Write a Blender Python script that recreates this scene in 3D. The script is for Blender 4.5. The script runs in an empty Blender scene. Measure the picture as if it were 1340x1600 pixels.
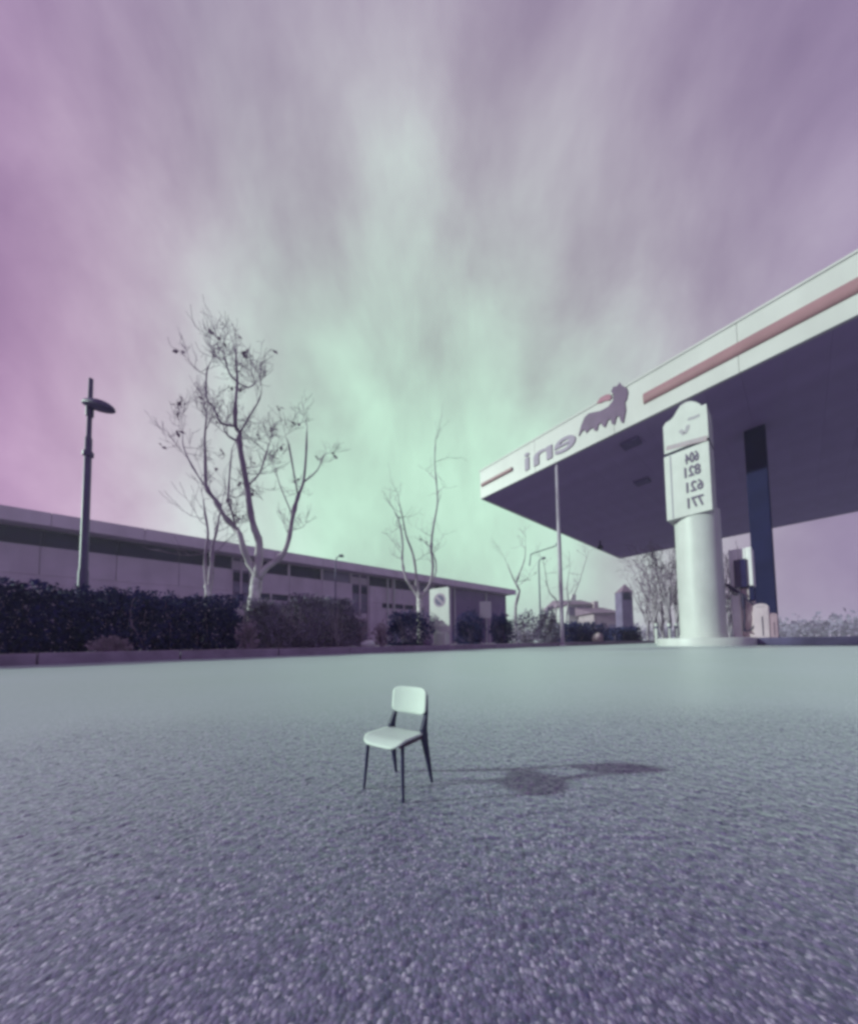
import bpy, bmesh, math, random
import numpy as np
from mathutils import Vector, Matrix

random.seed(7)
rng = np.random.default_rng(11)
scn = bpy.context.scene
col = scn.collection

# ------------------------------------------------------------------ camera
F, PX, PY, TILT, ROLL, CAMH = 475.0, 667.0, 982.0, 0.046, 0.013, 0.155   # photo pixels (1340 wide)
cam_d = bpy.data.cameras.new('camera')
cam = bpy.data.objects.new('camera', cam_d)
col.objects.link(cam)
cam_d.sensor_fit = 'HORIZONTAL'
cam_d.sensor_width = 36
cam_d.lens = F / 1340 * 36
cam_d.shift_x = (670 - PX) / 1340
cam_d.shift_y = (PY - 800) / 1340
cam_d.clip_start = 0.01
cam_d.clip_end = 5000
_f = Vector((0, math.cos(TILT), math.sin(TILT)))
_u = Vector((0, -math.sin(TILT), math.cos(TILT)))
_r = Vector((1, 0, 0))
_x = math.cos(ROLL) * _r - math.sin(ROLL) * _u
_y = math.sin(ROLL) * _r + math.cos(ROLL) * _u
_m = Matrix((_x, _y, -_f)).transposed().to_4x4()
_m.translation = (0, 0, CAMH)
cam.matrix_world = _m
scn.camera = cam

# ------------------------------------------------------------------ light
SUN_EL, SUN_AZ = math.radians(19.5), math.radians(184.5)      # azimuth of the sun counted from +x
sun_dir = Vector((math.cos(SUN_EL) * math.cos(SUN_AZ), math.cos(SUN_EL) * math.sin(SUN_AZ), math.sin(SUN_EL)))
sd = bpy.data.lights.new('sun', 'SUN')
sd.energy = 3.2
sd.angle = math.radians(1.5)
sd.color = (0.76, 1.0, 0.83)
sun = bpy.data.objects.new('sun', sd)
col.objects.link(sun)
sun.rotation_euler = sun_dir.to_track_quat('Z', 'Y').to_euler()

world = bpy.data.worlds.new('World')
scn.world = world
world.use_nodes = True
wn, wl = world.node_tree.nodes, world.node_tree.links
wn.clear()


def N(nodes, typ, **kw):
    n = nodes.new(typ)
    for k, v in kw.items():
        setattr(n, k, v)
    return n


def build_sky():
    tc = N(wn, 'ShaderNodeTexCoord')
    nrm = N(wn, 'ShaderNodeVectorMath', operation='NORMALIZE')
    wl.new(tc.outputs['Generated'], nrm.inputs[0])
    g = Vector((-0.05, 0.93, 0.30)).normalized()
    dot = N(wn, 'ShaderNodeVectorMath', operation='DOT_PRODUCT')
    wl.new(nrm.outputs[0], dot.inputs[0])
    dot.inputs[1].default_value = g
    sep = N(wn, 'ShaderNodeSeparateXYZ')
    wl.new(nrm.outputs[0], sep.inputs[0])
    # wisps: noise on the sphere of directions, warped, along one slant
    mp = N(wn, 'ShaderNodeMapping')
    mp.inputs['Rotation'].default_value = (math.radians(20), math.radians(-38), math.radians(15))
    mp.inputs['Scale'].default_value = (2.7, 2.2, 1.5)
    mp.inputs['Location'].default_value = (1.7, 0.3, 0.9)
    wl.new(nrm.outputs[0], mp.inputs[0])
    nz = N(wn, 'ShaderNodeTexNoise')
    nz.inputs['Scale'].default_value = 1.5
    nz.inputs['Detail'].default_value = 7
    nz.inputs['Roughness'].default_value = 0.55
    nz.inputs['Distortion'].default_value = 0.18
    wl.new(mp.outputs[0], nz.inputs['Vector'])
    # broad colour of the sky round the bright haze
    nadd = N(wn, 'ShaderNodeMath', operation='MULTIPLY_ADD')      # clouds push the colour towards the haze
    wl.new(nz.outputs['Fac'], nadd.inputs[0]); nadd.inputs[1].default_value = 0.30
    wl.new(dot.outputs['Value'], nadd.inputs[2])
    sb = N(wn, 'ShaderNodeMath', operation='SUBTRACT')
    wl.new(nadd.outputs[0], sb.inputs[0]); sb.inputs[1].default_value = 0.15
    rp = N(wn, 'ShaderNodeValToRGB')
    wl.new(sb.outputs[0], rp.inputs[0])
    cr = rp.color_ramp
    cr.interpolation = 'B_SPLINE'
    stops = [(0.0, (0.215, 0.155, 0.31)), (0.36, (0.21, 0.148, 0.295)), (0.56, (0.285, 0.21, 0.345)),
             (0.74, (0.415, 0.385, 0.435)), (0.87, (0.45, 0.585, 0.51)), (1.0, (0.455, 0.70, 0.54))]
    cr.elements[0].position, cr.elements[0].color = stops[0][0], (*stops[0][1], 1)
    cr.elements[1].position, cr.elements[1].color = stops[-1][0], (*stops[-1][1], 1)
    for p, c in stops[1:-1]:
        e = cr.elements.new(p); e.color = (*c, 1)
    # pinker towards the sun side
    pk = N(wn, 'ShaderNodeMapRange')
    wl.new(sep.outputs['X'], pk.inputs[0])
    pk.inputs[1].default_value = -0.30; pk.inputs[2].default_value = -0.85
    pk.inputs[3].default_value = 0.0; pk.inputs[4].default_value = 0.75
    mx = N(wn, 'ShaderNodeMix', data_type='RGBA', blend_type='MULTIPLY')
    wl.new(pk.outputs[0], mx.inputs['Factor'])
    wl.new(rp.outputs[0], mx.inputs['A'])
    mx.inputs['B'].default_value = (1.30, 0.74, 1.12, 1)
    # physical sky adds its own falloff
    sky = N(wn, 'ShaderNodeTexSky', sky_type='NISHITA')
    sky.sun_disc = False
    sky.sun_elevation = SUN_EL
    sky.sun_rotation = math.radians(90) - SUN_AZ
    sky.dust_density = 3.0
    sc = N(wn, 'ShaderNodeMix', data_type='RGBA', blend_type='MULTIPLY')
    sc.inputs['Factor'].default_value = 1.0
    wl.new(sky.outputs[0], sc.inputs['A'])
    sc.inputs['B'].default_value = (0.055, 0.05, 0.055, 1)
    mix = N(wn, 'ShaderNodeMix', data_type='RGBA', blend_type='MIX')
    mix.inputs['Factor'].default_value = 0.10
    wl.new(mx.outputs['Result'], mix.inputs['A'])
    wl.new(sc.outputs['Result'], mix.inputs['B'])
    # cloud light and dark
    cm = N(wn, 'ShaderNodeMapRange')
    wl.new(nz.outputs['Fac'], cm.inputs[0])
    cm.inputs[1].default_value = 0.30; cm.inputs[2].default_value = 0.72
    cm.inputs[3].default_value = 0.84; cm.inputs[4].default_value = 1.2
    bg = N(wn, 'ShaderNodeBackground')
    wl.new(mix.outputs['Result'], bg.inputs[0])
    wl.new(cm.outputs[0], bg.inputs[1])
    out = N(wn, 'ShaderNodeOutputWorld')
    wl.new(bg.outputs[0], out.inputs[0])


build_sky()

scn.view_settings.view_transform = 'Standard'
scn.view_settings.look = 'None'
scn.view_settings.exposure = 0.3
scn.view_settings.gamma = 1.0
scn.render.engine = 'CYCLES'
scn.cycles.use_denoising = True
scn.cycles.max_bounces = 6
scn.cycles.pixel_filter_type = 'GAUSSIAN'
scn.cycles.filter_width = 3.8


# ------------------------------------------------------------------ photo pixel -> place
def ray(px, py):
    X, Y = (px - PX) / F, -(py - PY) / F
    c, s = math.cos(ROLL), math.sin(ROLL)
    x, u = X * c + Y * s, -X * s + Y * c
    c, s = math.cos(TILT), math.sin(TILT)
    return Vector((x, c - u * s, s + u * c))


O = Vector((0, 0, CAMH))


def at_z(px, py, z):
    d = ray(px, py)
    return O + d * ((z - CAMH) / d.z)


def at_y(px, py, y):
    d = ray(px, py)
    return O + d * (y / d.y)


ANG = math.radians(39.0)            # the street grid: kerb, building and canopy share it
U = Vector((math.cos(ANG), math.sin(ANG), 0))
V = Vector((-math.sin(ANG), math.cos(ANG), 0))


def uv(u, v, z=0.0):
    return U * u + V * v + Vector((0, 0, z))


def at_v(px, py, v):
    d = ray(px, py)
    return O + d * (v / d.dot(V))


def at_u(px, py, u):
    d = ray(px, py)
    return O + d * (u / d.dot(U))


# ------------------------------------------------------------------ materials
MATS = {}


def mat(name, c, rough=0.6, var=0.15, scale=6.0, bump=0.0, bscale=60.0, spec=0.35, metal=0.0, stain=0.0, emit=None):
    if name in MATS:
        return MATS[name]
    m = bpy.data.materials.new(name)
    m.use_nodes = True
    n, l = m.node_tree.nodes, m.node_tree.links
    b = n['Principled BSDF']
    b.inputs['Roughness'].default_value = rough
    b.inputs['Specular IOR Level'].default_value = spec
    b.inputs['Metallic'].default_value = metal
    tc = N(n, 'ShaderNodeTexCoord')
    nz = N(n, 'ShaderNodeTexNoise')
    nz.inputs['Scale'].default_value = scale
    nz.inputs['Detail'].default_value = 5
    l.new(tc.outputs['Object'], nz.inputs['Vector'])
    rp = N(n, 'ShaderNodeValToRGB')
    lo = [max(0, x * (1 - var)) for x in c]
    hi = [min(1, x * (1 + var)) for x in c]
    rp.color_ramp.elements[0].position = 0.3
    rp.color_ramp.elements[1].position = 0.7
    rp.color_ramp.elements[0].color = (*lo, 1)
    rp.color_ramp.elements[1].color = (*hi, 1)
    l.new(nz.outputs['Fac'], rp.inputs[0])
    cout = rp.outputs[0]
    if stain:
        mp = N(n, 'ShaderNodeMapping')
        mp.inputs['Scale'].default_value = (1, 1, 0.12)
        l.new(tc.outputs['Object'], mp.inputs[0])
        n2 = N(n, 'ShaderNodeTexNoise')
        n2.inputs['Scale'].default_value = scale * 1.7
        n2.inputs['Detail'].default_value = 4
        l.new(mp.outputs[0], n2.inputs['Vector'])
        r2 = N(n, 'ShaderNodeMapRange')
        l.new(n2.outputs['Fac'], r2.inputs[0])
        r2.inputs[1].default_value = 0.45; r2.inputs[2].default_value = 0.75
        r2.inputs[3].default_value = 0; r2.inputs[4].default_value = stain
        mx = N(n, 'ShaderNodeMix', data_type='RGBA')
        l.new(r2.outputs[0], mx.inputs['Factor'])
        l.new(cout, mx.inputs['A'])
        mx.inputs['B'].default_value = (c[0] * .45, c[1] * .4, c[2] * .45, 1)
        cout = mx.outputs['Result']
    l.new(cout, b.inputs['Base Color'])
    if bump:
        nb = N(n, 'ShaderNodeTexNoise')
        nb.inputs['Scale'].default_value = bscale
        nb.inputs['Detail'].default_value = 4
        l.new(tc.outputs['Object'], nb.inputs['Vector'])
        bp = N(n, 'ShaderNodeBump')
        bp.inputs['Strength'].default_value = bump
        bp.inputs['Distance'].default_value = 0.02
        l.new(nb.outputs['Fac'], bp.inputs['Height'])
        l.new(bp.outputs[0], b.inputs['Normal'])
    MATS[name] = m
    return m


def asphalt_mat():
    m = bpy.data.materials.new('asphalt')
    m.use_nodes = True
    n, l = m.node_tree.nodes, m.node_tree.links
    b = n['Principled BSDF']
    tc = N(n, 'ShaderNodeTexCoord')
    vo = N(n, 'ShaderNodeTexVoronoi')
    vo.inputs['Scale'].default_value = 470
    l.new(tc.outputs['Object'], vo.inputs['Vector'])
    sp = N(n, 'ShaderNodeSeparateColor')
    l.new(vo.outputs['Color'], sp.inputs[0])
    rp = N(n, 'ShaderNodeValToRGB')
    e = rp.color_ramp.elements
    e[0].position, e[0].color = 0.0, (0.045, 0.034, 0.12, 1)
    e[1].position, e[1].color = 1.0, (0.50, 0.41, 0.58, 1)
    q = e.new(0.45); q.color = (0.165, 0.118, 0.26, 1)
    q = e.new(0.8); q.color = (0.235, 0.175, 0.335, 1)
    l.new(sp.outputs[0], rp.inputs[0])
    # tar between the stones
    dk = N(n, 'ShaderNodeMapRange')
    l.new(vo.outputs['Distance'], dk.inputs[0])
    dk.inputs[1].default_value = 0.35; dk.inputs[2].default_value = 0.75
    dk.inputs[3].default_value = 0.0; dk.inputs[4].default_value = 0.55
    mx = N(n, 'ShaderNodeMix', data_type='RGBA')
    l.new(dk.outputs[0], mx.inputs['Factor'])
    l.new(rp.outputs[0], mx.inputs['A'])
    mx.inputs['B'].default_value = (0.06, 0.045, 0.13, 1)
    # wear in patches and worn wheel tracks
    nz = N(n, 'ShaderNodeTexNoise')
    nz.inputs['Scale'].default_value = 1.1
    nz.inputs['Detail'].default_value = 7
    nz.inputs['Roughness'].default_value = 0.62
    l.new(tc.outputs['Object'], nz.inputs['Vector'])
    mr = N(n, 'ShaderNodeMapRange')
    l.new(nz.outputs['Fac'], mr.inputs[0])
    mr.inputs[1].default_value = 0.3; mr.inputs[2].default_value = 0.7
    mr.inputs[3].default_value = 0.78; mr.inputs[4].default_value = 1.18
    st = N(n, 'ShaderNodeTexNoise')
    st.inputs['Scale'].default_value = 0.8
    st.inputs['Detail'].default_value = 3
    st.inputs['Distortion'].default_value = 0.6
    mps = N(n, 'ShaderNodeMapping')
    mps.inputs['Scale'].default_value = (0.45, 1.6, 1)
    mps.inputs['Rotation'].default_value = (0, 0, math.radians(12))
    l.new(tc.outputs['Object'], mps.inputs[0])
    l.new(mps.outputs[0], st.inputs['Vector'])
    sr = N(n, 'ShaderNodeMapRange')
    l.new(st.outputs['Fac'], sr.inputs[0])
    sr.inputs[1].default_value = 0.60; sr.inputs[2].default_value = 0.72
    sr.inputs[3].default_value = 0.0; sr.inputs[4].default_value = 0.25
    ms = N(n, 'ShaderNodeMix', data_type='RGBA')
    l.new(sr.outputs[0], ms.inputs['Factor'])
    l.new(mx.outputs['Result'], ms.inputs['A'])
    ms.inputs['B'].default_value = (0.06, 0.045, 0.11, 1)
    mu = N(n, 'ShaderNodeVectorMath', operation='SCALE')
    l.new(ms.outputs['Result'], mu.inputs[0])
    l.new(mr.outputs[0], mu.inputs['Scale'])
    l.new(mu.outputs[0], b.inputs['Base Color'])
    b.inputs['Roughness'].default_value = 0.40
    b.inputs['Specular IOR Level'].default_value = 0.45
    b.inputs['Coat Weight'].default_value = 0.85        # gloss added to catch the bright sky glow at grazing view
    b.inputs['Coat Roughness'].default_value = 0.40
    b.inputs['Sheen Weight'].default_value = 0.42        # mint-tinted sheen standing in for the pale glow on distant ground
    b.inputs['Sheen Roughness'].default_value = 0.42
    b.inputs['Sheen Tint'].default_value = (0.84, 1.0, 0.89, 1)
    inv = N(n, 'ShaderNodeMath', operation='SUBTRACT')
    inv.inputs[0].default_value = 1.0
    l.new(vo.outputs['Distance'], inv.inputs[1])
    ad = N(n, 'ShaderNodeMath', operation='ADD')
    l.new(inv.outputs[0], ad.inputs[0])
    l.new(sp.outputs[1], ad.inputs[1])
    bp = N(n, 'ShaderNodeBump')
    bp.inputs['Strength'].default_value = 0.55
    bp.inputs['Distance'].default_value = 0.0012
    l.new(ad.outputs[0], bp.inputs['Height'])
    l.new(bp.outputs[0], b.inputs['Normal'])
    return m


M_ASPH = asphalt_mat()
M_WHITE = mat('white_paint', (0.57, 0.57, 0.56), 0.45, 0.06, 2.0, stain=0.22)
M_WHITE2 = mat('white_board', (0.60, 0.60, 0.58), 0.5, 0.05, 3.0, stain=0.12)
M_CHAIRW = mat('chair_white', (0.60, 0.68, 0.62), 0.5, 0.04, 40.0)
M_NAVY = mat('dark_steel', (0.022, 0.018, 0.07), 0.45, 0.2, 60.0, spec=0.4)
M_RAIL = mat('rail_brown', (0.09, 0.045, 0.085), 0.5, 0.2, 60.0)
M_SOFFIT = mat('soffit_metal', (0.36, 0.265, 0.47), 0.55, 0.07, 1.2)
M_FASCIA = mat('fascia_panel', (0.58, 0.56, 0.55), 0.4, 0.05, 1.0, stain=0.15)
M_STRIPE = mat('fascia_stripe', (0.33, 0.175, 0.20), 0.4, 0.10, 2.0)
M_LETTER = mat('letter_grey', (0.30, 0.23, 0.33), 0.5, 0.08, 3.0)
M_DOG = mat('emblem_plum', (0.14, 0.08, 0.155), 0.5, 0.12, 3.0)
M_DOGRED = mat('emblem_flame', (0.33, 0.14, 0.20), 0.5, 0.12, 3.0)
M_COLDARK = mat('column_dark', (0.016, 0.015, 0.06), 0.7, 0.15, 2.0, spec=0.1)
M_ISLAND = mat('island_concrete', (0.085, 0.07, 0.15), 0.7, 0.25, 4.0, bump=0.3)
M_PUMPW = mat('pump_white', (0.72, 0.68, 0.70), 0.4, 0.06, 3.0, stain=0.12)
M_PUMPP = mat('pump_pink', (0.52, 0.40, 0.46), 0.45, 0.08, 3.0, stain=0.15)
M_SCREEN = mat('screen_glass', (0.012, 0.014, 0.06), 0.12, 0.2, 3.0, spec=0.6)
M_HOSE = mat('hose_rubber', (0.03, 0.02, 0.06), 0.5, 0.2, 10.0)
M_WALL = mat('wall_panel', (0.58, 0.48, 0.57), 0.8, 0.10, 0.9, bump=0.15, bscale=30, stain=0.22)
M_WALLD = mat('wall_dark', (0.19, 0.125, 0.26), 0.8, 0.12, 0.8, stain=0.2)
M_EAVE = mat('eave_sheet', (0.60, 0.51, 0.58), 0.55, 0.08, 0.8, stain=0.25)
M_ROOF = mat('roof_sheet', (0.36, 0.33, 0.38), 0.7, 0.1, 0.8)
M_GLASS = mat('window_dark', (0.016, 0.013, 0.06), 0.25, 0.4, 0.6, spec=0.12)
M_GLASSL = mat('window_pale', (0.17, 0.14, 0.24), 0.2, 0.3, 0.6, spec=0.5)
M_KERB = mat('kerb_stone', (0.31, 0.25, 0.33), 0.85, 0.2, 7.0, bump=0.5, bscale=60)
M_SOIL = mat('verge_soil', (0.27, 0.215, 0.28), 0.95, 0.35, 9.0, bump=0.9, bscale=40)
M_BARK = mat('plane_bark', (0.62, 0.59, 0.58), 0.85, 0.38, 9.0, bump=0.5, bscale=30)
M_TWIG = mat('twig_bark', (0.28, 0.205, 0.29), 0.85, 0.3, 12.0)
M_TWIGP = mat('twig_pale', (0.36, 0.30, 0.36), 0.85, 0.3, 12.0)
M_LEAFD = mat('leaf_dark', (0.036, 0.036, 0.125), 0.7, 0.4, 5.0, spec=0.15)
M_LEAFM = mat('leaf_mid', (0.20, 0.165, 0.25), 0.6, 0.45, 4.0)
M_LEAFP = mat('leaf_pale', (0.30, 0.23, 0.29), 0.7, 0.35, 5.0)
M_DRY = mat('dry_leaf', (0.22, 0.14, 0.22), 0.8, 0.3, 6.0)
M_LAMP = mat('lamp_metal', (0.10, 0.075, 0.16), 0.5, 0.15, 3.0)
M_ROCKW = mat('rock_white', (0.62, 0.62, 0.62), 0.8, 0.1, 8.0, bump=0.4)
M_ROCKD = mat('rock_dark', (0.13, 0.09, 0.16), 0.9, 0.3, 9.0, bump=0.6)
M_POLE = mat('pole_paint', (0.40, 0.35, 0.42), 0.5, 0.06, 3.0)
M_SOFFITD = mat('fitting_plum', (0.15, 0.11, 0.24), 0.5, 0.1)
M_TILE = mat('roof_tile', (0.23, 0.15, 0.22), 0.8, 0.2, 3.0)
M_HOUSEP = mat('house_pink', (0.42, 0.33, 0.38), 0.8, 0.1, 1.5, stain=0.2)
M_TOWER = mat('tower_stone', (0.17, 0.13, 0.23), 0.85, 0.2, 1.5, bump=0.3)


# ------------------------------------------------------------------ mesh helpers
class MB:
    def __init__(s):
        s.v, s.f = [], []

    def add(s, vs, fs):
        o = len(s.v)
        s.v += [tuple(p) for p in vs]
        s.f += [tuple(i + o for i in f) for f in fs]
        return s

    def box(s, c, h, ax=None):
        """c centre, h half sizes, ax three axes"""
        c = Vector(c)
        A = ax or (Vector((1, 0, 0)), Vector((0, 1, 0)), Vector((0, 0, 1)))
        vs = [c + A[0] * (h[0] * i) + A[1] * (h[1] * j) + A[2] * (h[2] * k) for k in (-1, 1) for j in (-1, 1) for i in (-1, 1)]
        return s.add(vs, [(0, 2, 3, 1), (4, 5, 7, 6), (0, 1, 5, 4), (2, 6, 7, 3), (0, 4, 6, 2), (1, 3, 7, 5)])

    def ubox(s, u0, u1, v0, v1, z0, z1):
        return s.box(uv((u0 + u1) / 2, (v0 + v1) / 2, (z0 + z1) / 2), (abs(u1 - u0) / 2, abs(v1 - v0) / 2, abs(z1 - z0) / 2), (U, V, Vector((0, 0, 1))))

    def tube(s, pts, rad, n=6, cap=True):
        pts = [Vector(p) for p in pts]
        if not hasattr(rad, '__len__'):
            rad = [rad] * len(pts)
        rings = []
        ref = None
        for i, p in enumerate(pts):
            t = (pts[min(i + 1, len(pts) - 1)] - pts[max(i - 1, 0)])
            if t.length < 1e-9:
                t = Vector((0, 0, 1))
            t.normalize()
            if ref is None:
                ref = t.orthogonal().normalized()
            a = (ref - t * ref.dot(t))
            if a.length < 1e-6:
                a = t.orthogonal()
            a.normalize()
            ref = a
            b = t.cross(a)
            rings.append([p + (a * math.cos(2 * math.pi * k / n) + b * math.sin(2 * math.pi * k / n)) * rad[i] for k in range(n)])
        vs = [q for r in rings for q in r]
        fs = []
        for i in range(len(pts) - 1):
            for k in range(n):
                k2 = (k + 1) % n
                fs.append((i * n + k, i * n + k2, (i + 1) * n + k2, (i + 1) * n + k))
        if cap:
            fs.append(tuple(range(n))[::-1])
            fs.append(tuple((len(pts) - 1) * n + k for k in range(n)))
        return s.add(vs, fs)

    def lathe(s, c, prof, n=40):
        """prof: list of (radius, z) from bottom to top, closed at both ends"""
        c = Vector(c)
        vs = [c + Vector((r * math.cos(2 * math.pi * k / n), r * math.sin(2 * math.pi * k / n), z)) for r, z in prof for k in range(n)]
        fs = [(i * n + k, i * n + (k + 1) % n, (i + 1) * n + (k + 1) % n, (i + 1) * n + k) for i in range(len(prof) - 1) for k in range(n)]
        fs.append(tuple(range(n))[::-1])
        fs.append(tuple((len(prof) - 1) * n + k for k in range(n)))
        return s.add(vs, fs)

    def prism(s, poly, o, ax, ay, an, t):
        """2-D outline (x,y) in the plane (ax, ay) at o, thickened by t along an"""
        o = Vector(o)
        n = len(poly)
        vs = [o + ax * x + ay * y for x, y in poly] + [o + ax * x + ay * y + an * t for x, y in poly]
        fs = [tuple(range(n))[::-1], tuple(range(n, 2 * n))] + [(k, (k + 1) % n, n + (k + 1) % n, n + k) for k in range(n)]
        return s.add(vs, fs)

    def build(s, name, m, parent=None, smooth=False, bevel=0.0, fix=True):
        me = bpy.data.meshes.new(name)
        me.from_pydata(s.v, [], s.f)
        me.update()
        if fix or bevel:
            bm = bmesh.new()
            bm.from_mesh(me)
            bmesh.ops.recalc_face_normals(bm, faces=bm.faces)
            if bevel:
                ed = [e for e in bm.edges if len(e.link_faces) == 2 and e.calc_face_angle(0) > 0.5]
                bmesh.ops.bevel(bm, geom=ed, offset=bevel, segments=2, affect='EDGES', profile=0.6)
            bm.to_mesh(me)
            bm.free()
        if smooth:
            me.polygons.foreach_set('use_smooth', [True] * len(me.polygons))
            if smooth != 'all':
                try:
                    me.set_sharp_from_angle(angle=math.radians(40))
                except Exception:
                    pass
        if m:
            me.materials.append(m)
        o = bpy.data.objects.new(name, me)
        col.objects.link(o)
        if parent:
            attach(o, parent)
        return o


def attach(o, parent):
    o.parent = parent
    o.matrix_parent_inverse = parent_matrix(parent).inverted()


def parent_matrix(p):
    m = p.matrix_basis.copy()
    while p.parent:
        m = p.parent.matrix_basis @ p.matrix_parent_inverse @ m if False else m
        p = p.parent
    return m


def thing(name, loc, label, cat, group=None, rz=0.0):
    o = bpy.data.objects.new(name, None)
    o.empty_display_size = 0.05
    col.objects.link(o)
    o.location = loc
    o.rotation_euler = (0, 0, rz)
    o['label'] = label
    o['category'] = cat
    if group:
        o['group'] = group
    return o


def tag(o, label, cat, group=None):
    o['label'] = label
    o['category'] = cat
    if group:
        o['group'] = group
    return o


def structure(o):
    o['kind'] = 'structure'
    return o


# ------------------------------------------------------------------ ground
def make_ground():
    x0, x1, y0, y1, st = -0.85, 0.95, 0.0, 0.80, 0.0016
    xs = np.arange(x0, x1, st); ys = np.arange(y0, y1, st)
    nx, ny = len(xs), len(ys)
    X, Y = np.meshgrid(xs, ys)
    X = X + rng.uniform(-.3, .3, X.shape) * st
    Y = Y + rng.uniform(-.3, .3, Y.shape) * st

    def worley(cell, seed):
        r = np.random.default_rng(seed)
        gx, gy = int((x1 - x0) / cell) + 6, int((y1 - y0) / cell) + 6
        jx, jy, hh = r.random((gy, gx)), r.random((gy, gx)), r.random((gy, gx))
        cx = (X - x0) / cell + 2; cy = (Y - y0) / cell + 2
        ix, iy = cx.astype(int), cy.astype(int)
        best = np.full(X.shape, 9.0); bh = np.zeros(X.shape)
        for dy in (-1, 0, 1):
            for dx in (-1, 0, 1):
                kx, ky = ix + dx, iy + dy
                d = np.hypot(kx + jx[ky, kx] - cx, ky + jy[ky, kx] - cy)
                w = d < best
                best = np.where(w, d, best); bh = np.where(w, hh[ky, kx], bh)
        return np.clip(1 - best * 1.25, 0, 1), bh
    a, ah = worley(0.0039, 1)
    Z = np.sqrt(a) * (0.0002 + 0.0010 * ah)
    b, bh = worley(0.0072, 2)
    Z += np.sqrt(b) * 0.0007 * (bh > .6)
    Z += rng.normal(0, .00012, Z.shape)
    Z -= 0.0008
    ed = np.minimum.reduce([X - x0, x1 - X, Y - y0, y1 - Y]) / 0.25
    Z *= np.clip(ed, 0, 1)
    Z[0, :] = Z[-1, :] = 0; Z[:, 0] = Z[:, -1] = 0
    X[:, 0] = xs[0]; X[:, -1] = xs[-1]; Y[0, :] = ys[0]; Y[-1, :] = ys[-1]
    inner = np.stack([X, Y, Z], -1).reshape(-1, 3)
    B = 420.0
    outer = np.array([(-B, -B, 0), (B, -B, 0), (B, B, 0), (-B, B, 0)])
    verts = np.concatenate([inner, outer])
    i = np.arange(nx * ny).reshape(ny, nx)
    q = np.stack([i[:-1, :-1], i[:-1, 1:], i[1:, 1:], i[1:, :-1]], -1).reshape(-1, 4)
    k = nx * ny
    c = [i[0, 0], i[0, -1], i[-1, -1], i[-1, 0]]
    ring = np.array([(k, k + 1, c[1], c[0]), (k + 1, k + 2, c[2], c[1]), (k + 2, k + 3, c[3], c[2]), (k + 3, k, c[0], c[3])])
    faces = np.concatenate([q, ring])
    me = bpy.data.meshes.new('ground')
    me.vertices.add(len(verts)); me.vertices.foreach_set('co', verts.ravel())
    me.loops.add(faces.size); me.loops.foreach_set('vertex_index', faces.ravel().astype(np.int32))
    me.polygons.add(len(faces))
    me.polygons.foreach_set('loop_start', (np.arange(len(faces)) * 4).astype(np.int32))
    me.polygons.foreach_set('loop_total', np.full(len(faces), 4, np.int32))
    sm = np.ones(len(faces), bool); sm[-4:] = False
    me.polygons.foreach_set('use_smooth', sm)
    me.update(); me.validate()
    me.materials.append(M_ASPH)
    o = bpy.data.objects.new('ground', me)
    col.objects.link(o)
    return structure(o)


make_ground()

# planting strip behind a kerb
KV = sum(at_z(*p, 0).dot(V) for p in [(118, 1037), (560, 1020.5), (900, 1009)]) / 3
KH = 0.10
SU0, SU1 = -9.0, 34.0
SW = 2.6


def make_verge():
    mb = MB()
    nu, nv = 240, 14
    us = np.linspace(SU0, SU1, nu); vs_ = np.linspace(KV + 0.13, KV + SW - 0.13, nv)
    r = np.random.default_rng(3)
    for a in us:
        for b in vs_:
            mb.v.append(tuple(uv(a, b, KH - 0.02 + 0.022 * r.random() * (0 if b in (vs_[0], vs_[-1]) else 1))))
    for a in range(nu - 1):
        for b in range(nv - 1):
            mb.f.append((a * nv + b, (a + 1) * nv + b, (a + 1) * nv + b + 1, a * nv + b + 1))
    verge = structure(mb.build('verge', M_SOIL, smooth='all'))
    kerb = bpy.data.objects.new('kerb', None)
    col.objects.link(kerb)
    kerb.location = uv(0, KV, 0)
    structure(kerb)
    L = 1.0
    n = int((SU1 - SU0) / L)
    for side in (0, 1):
        for k in range(n):
            u0 = SU0 + k * L
            if side and k > 24:
                continue
            v0 = KV if side == 0 else KV + SW - 0.13
            j = random.uniform(-.004, .004)
            MB().ubox(u0 + .004, u0 + L - .004, v0 + j, v0 + .13 + j, -.05, KH + random.uniform(-.004, .004)).build('kerb_stone', M_KERB, kerb, bevel=0.012)


make_verge()


# ------------------------------------------------------------------ foliage helpers
def leaf_cloud(pos, size, seed, up=0.3):
    """numpy: bent leaf-sized faces at pos (n,3)"""
    r = np.random.default_rng(seed)
    n = len(pos)
    d = r.normal(size=(n, 3)); d[:, 2] += up
    d /= np.linalg.norm(d, axis=1)[:, None]
    e = r.normal(size=(n, 3))
    e -= d * (e * d).sum(1)[:, None]
    e /= np.linalg.norm(e, axis=1)[:, None]
    nn = np.cross(d, e)
    L = (size * r.uniform(.6, 1.35, n))[:, None]
    W = L * .30
    p0 = pos - d * L * .5; p2 = pos + d * L * .5
    p1 = pos + e * W + nn * L * .10; p3 = pos - e * W + nn * L * .10
    v = np.stack([p0, p1, p2, p3], 1).reshape(-1, 3)
    k = np.arange(n) * 4
    f = np.stack([np.stack([k, k + 1, k + 2], 1), np.stack([k, k + 2, k + 3], 1)], 1).reshape(-1, 3)
    return v, f


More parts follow.
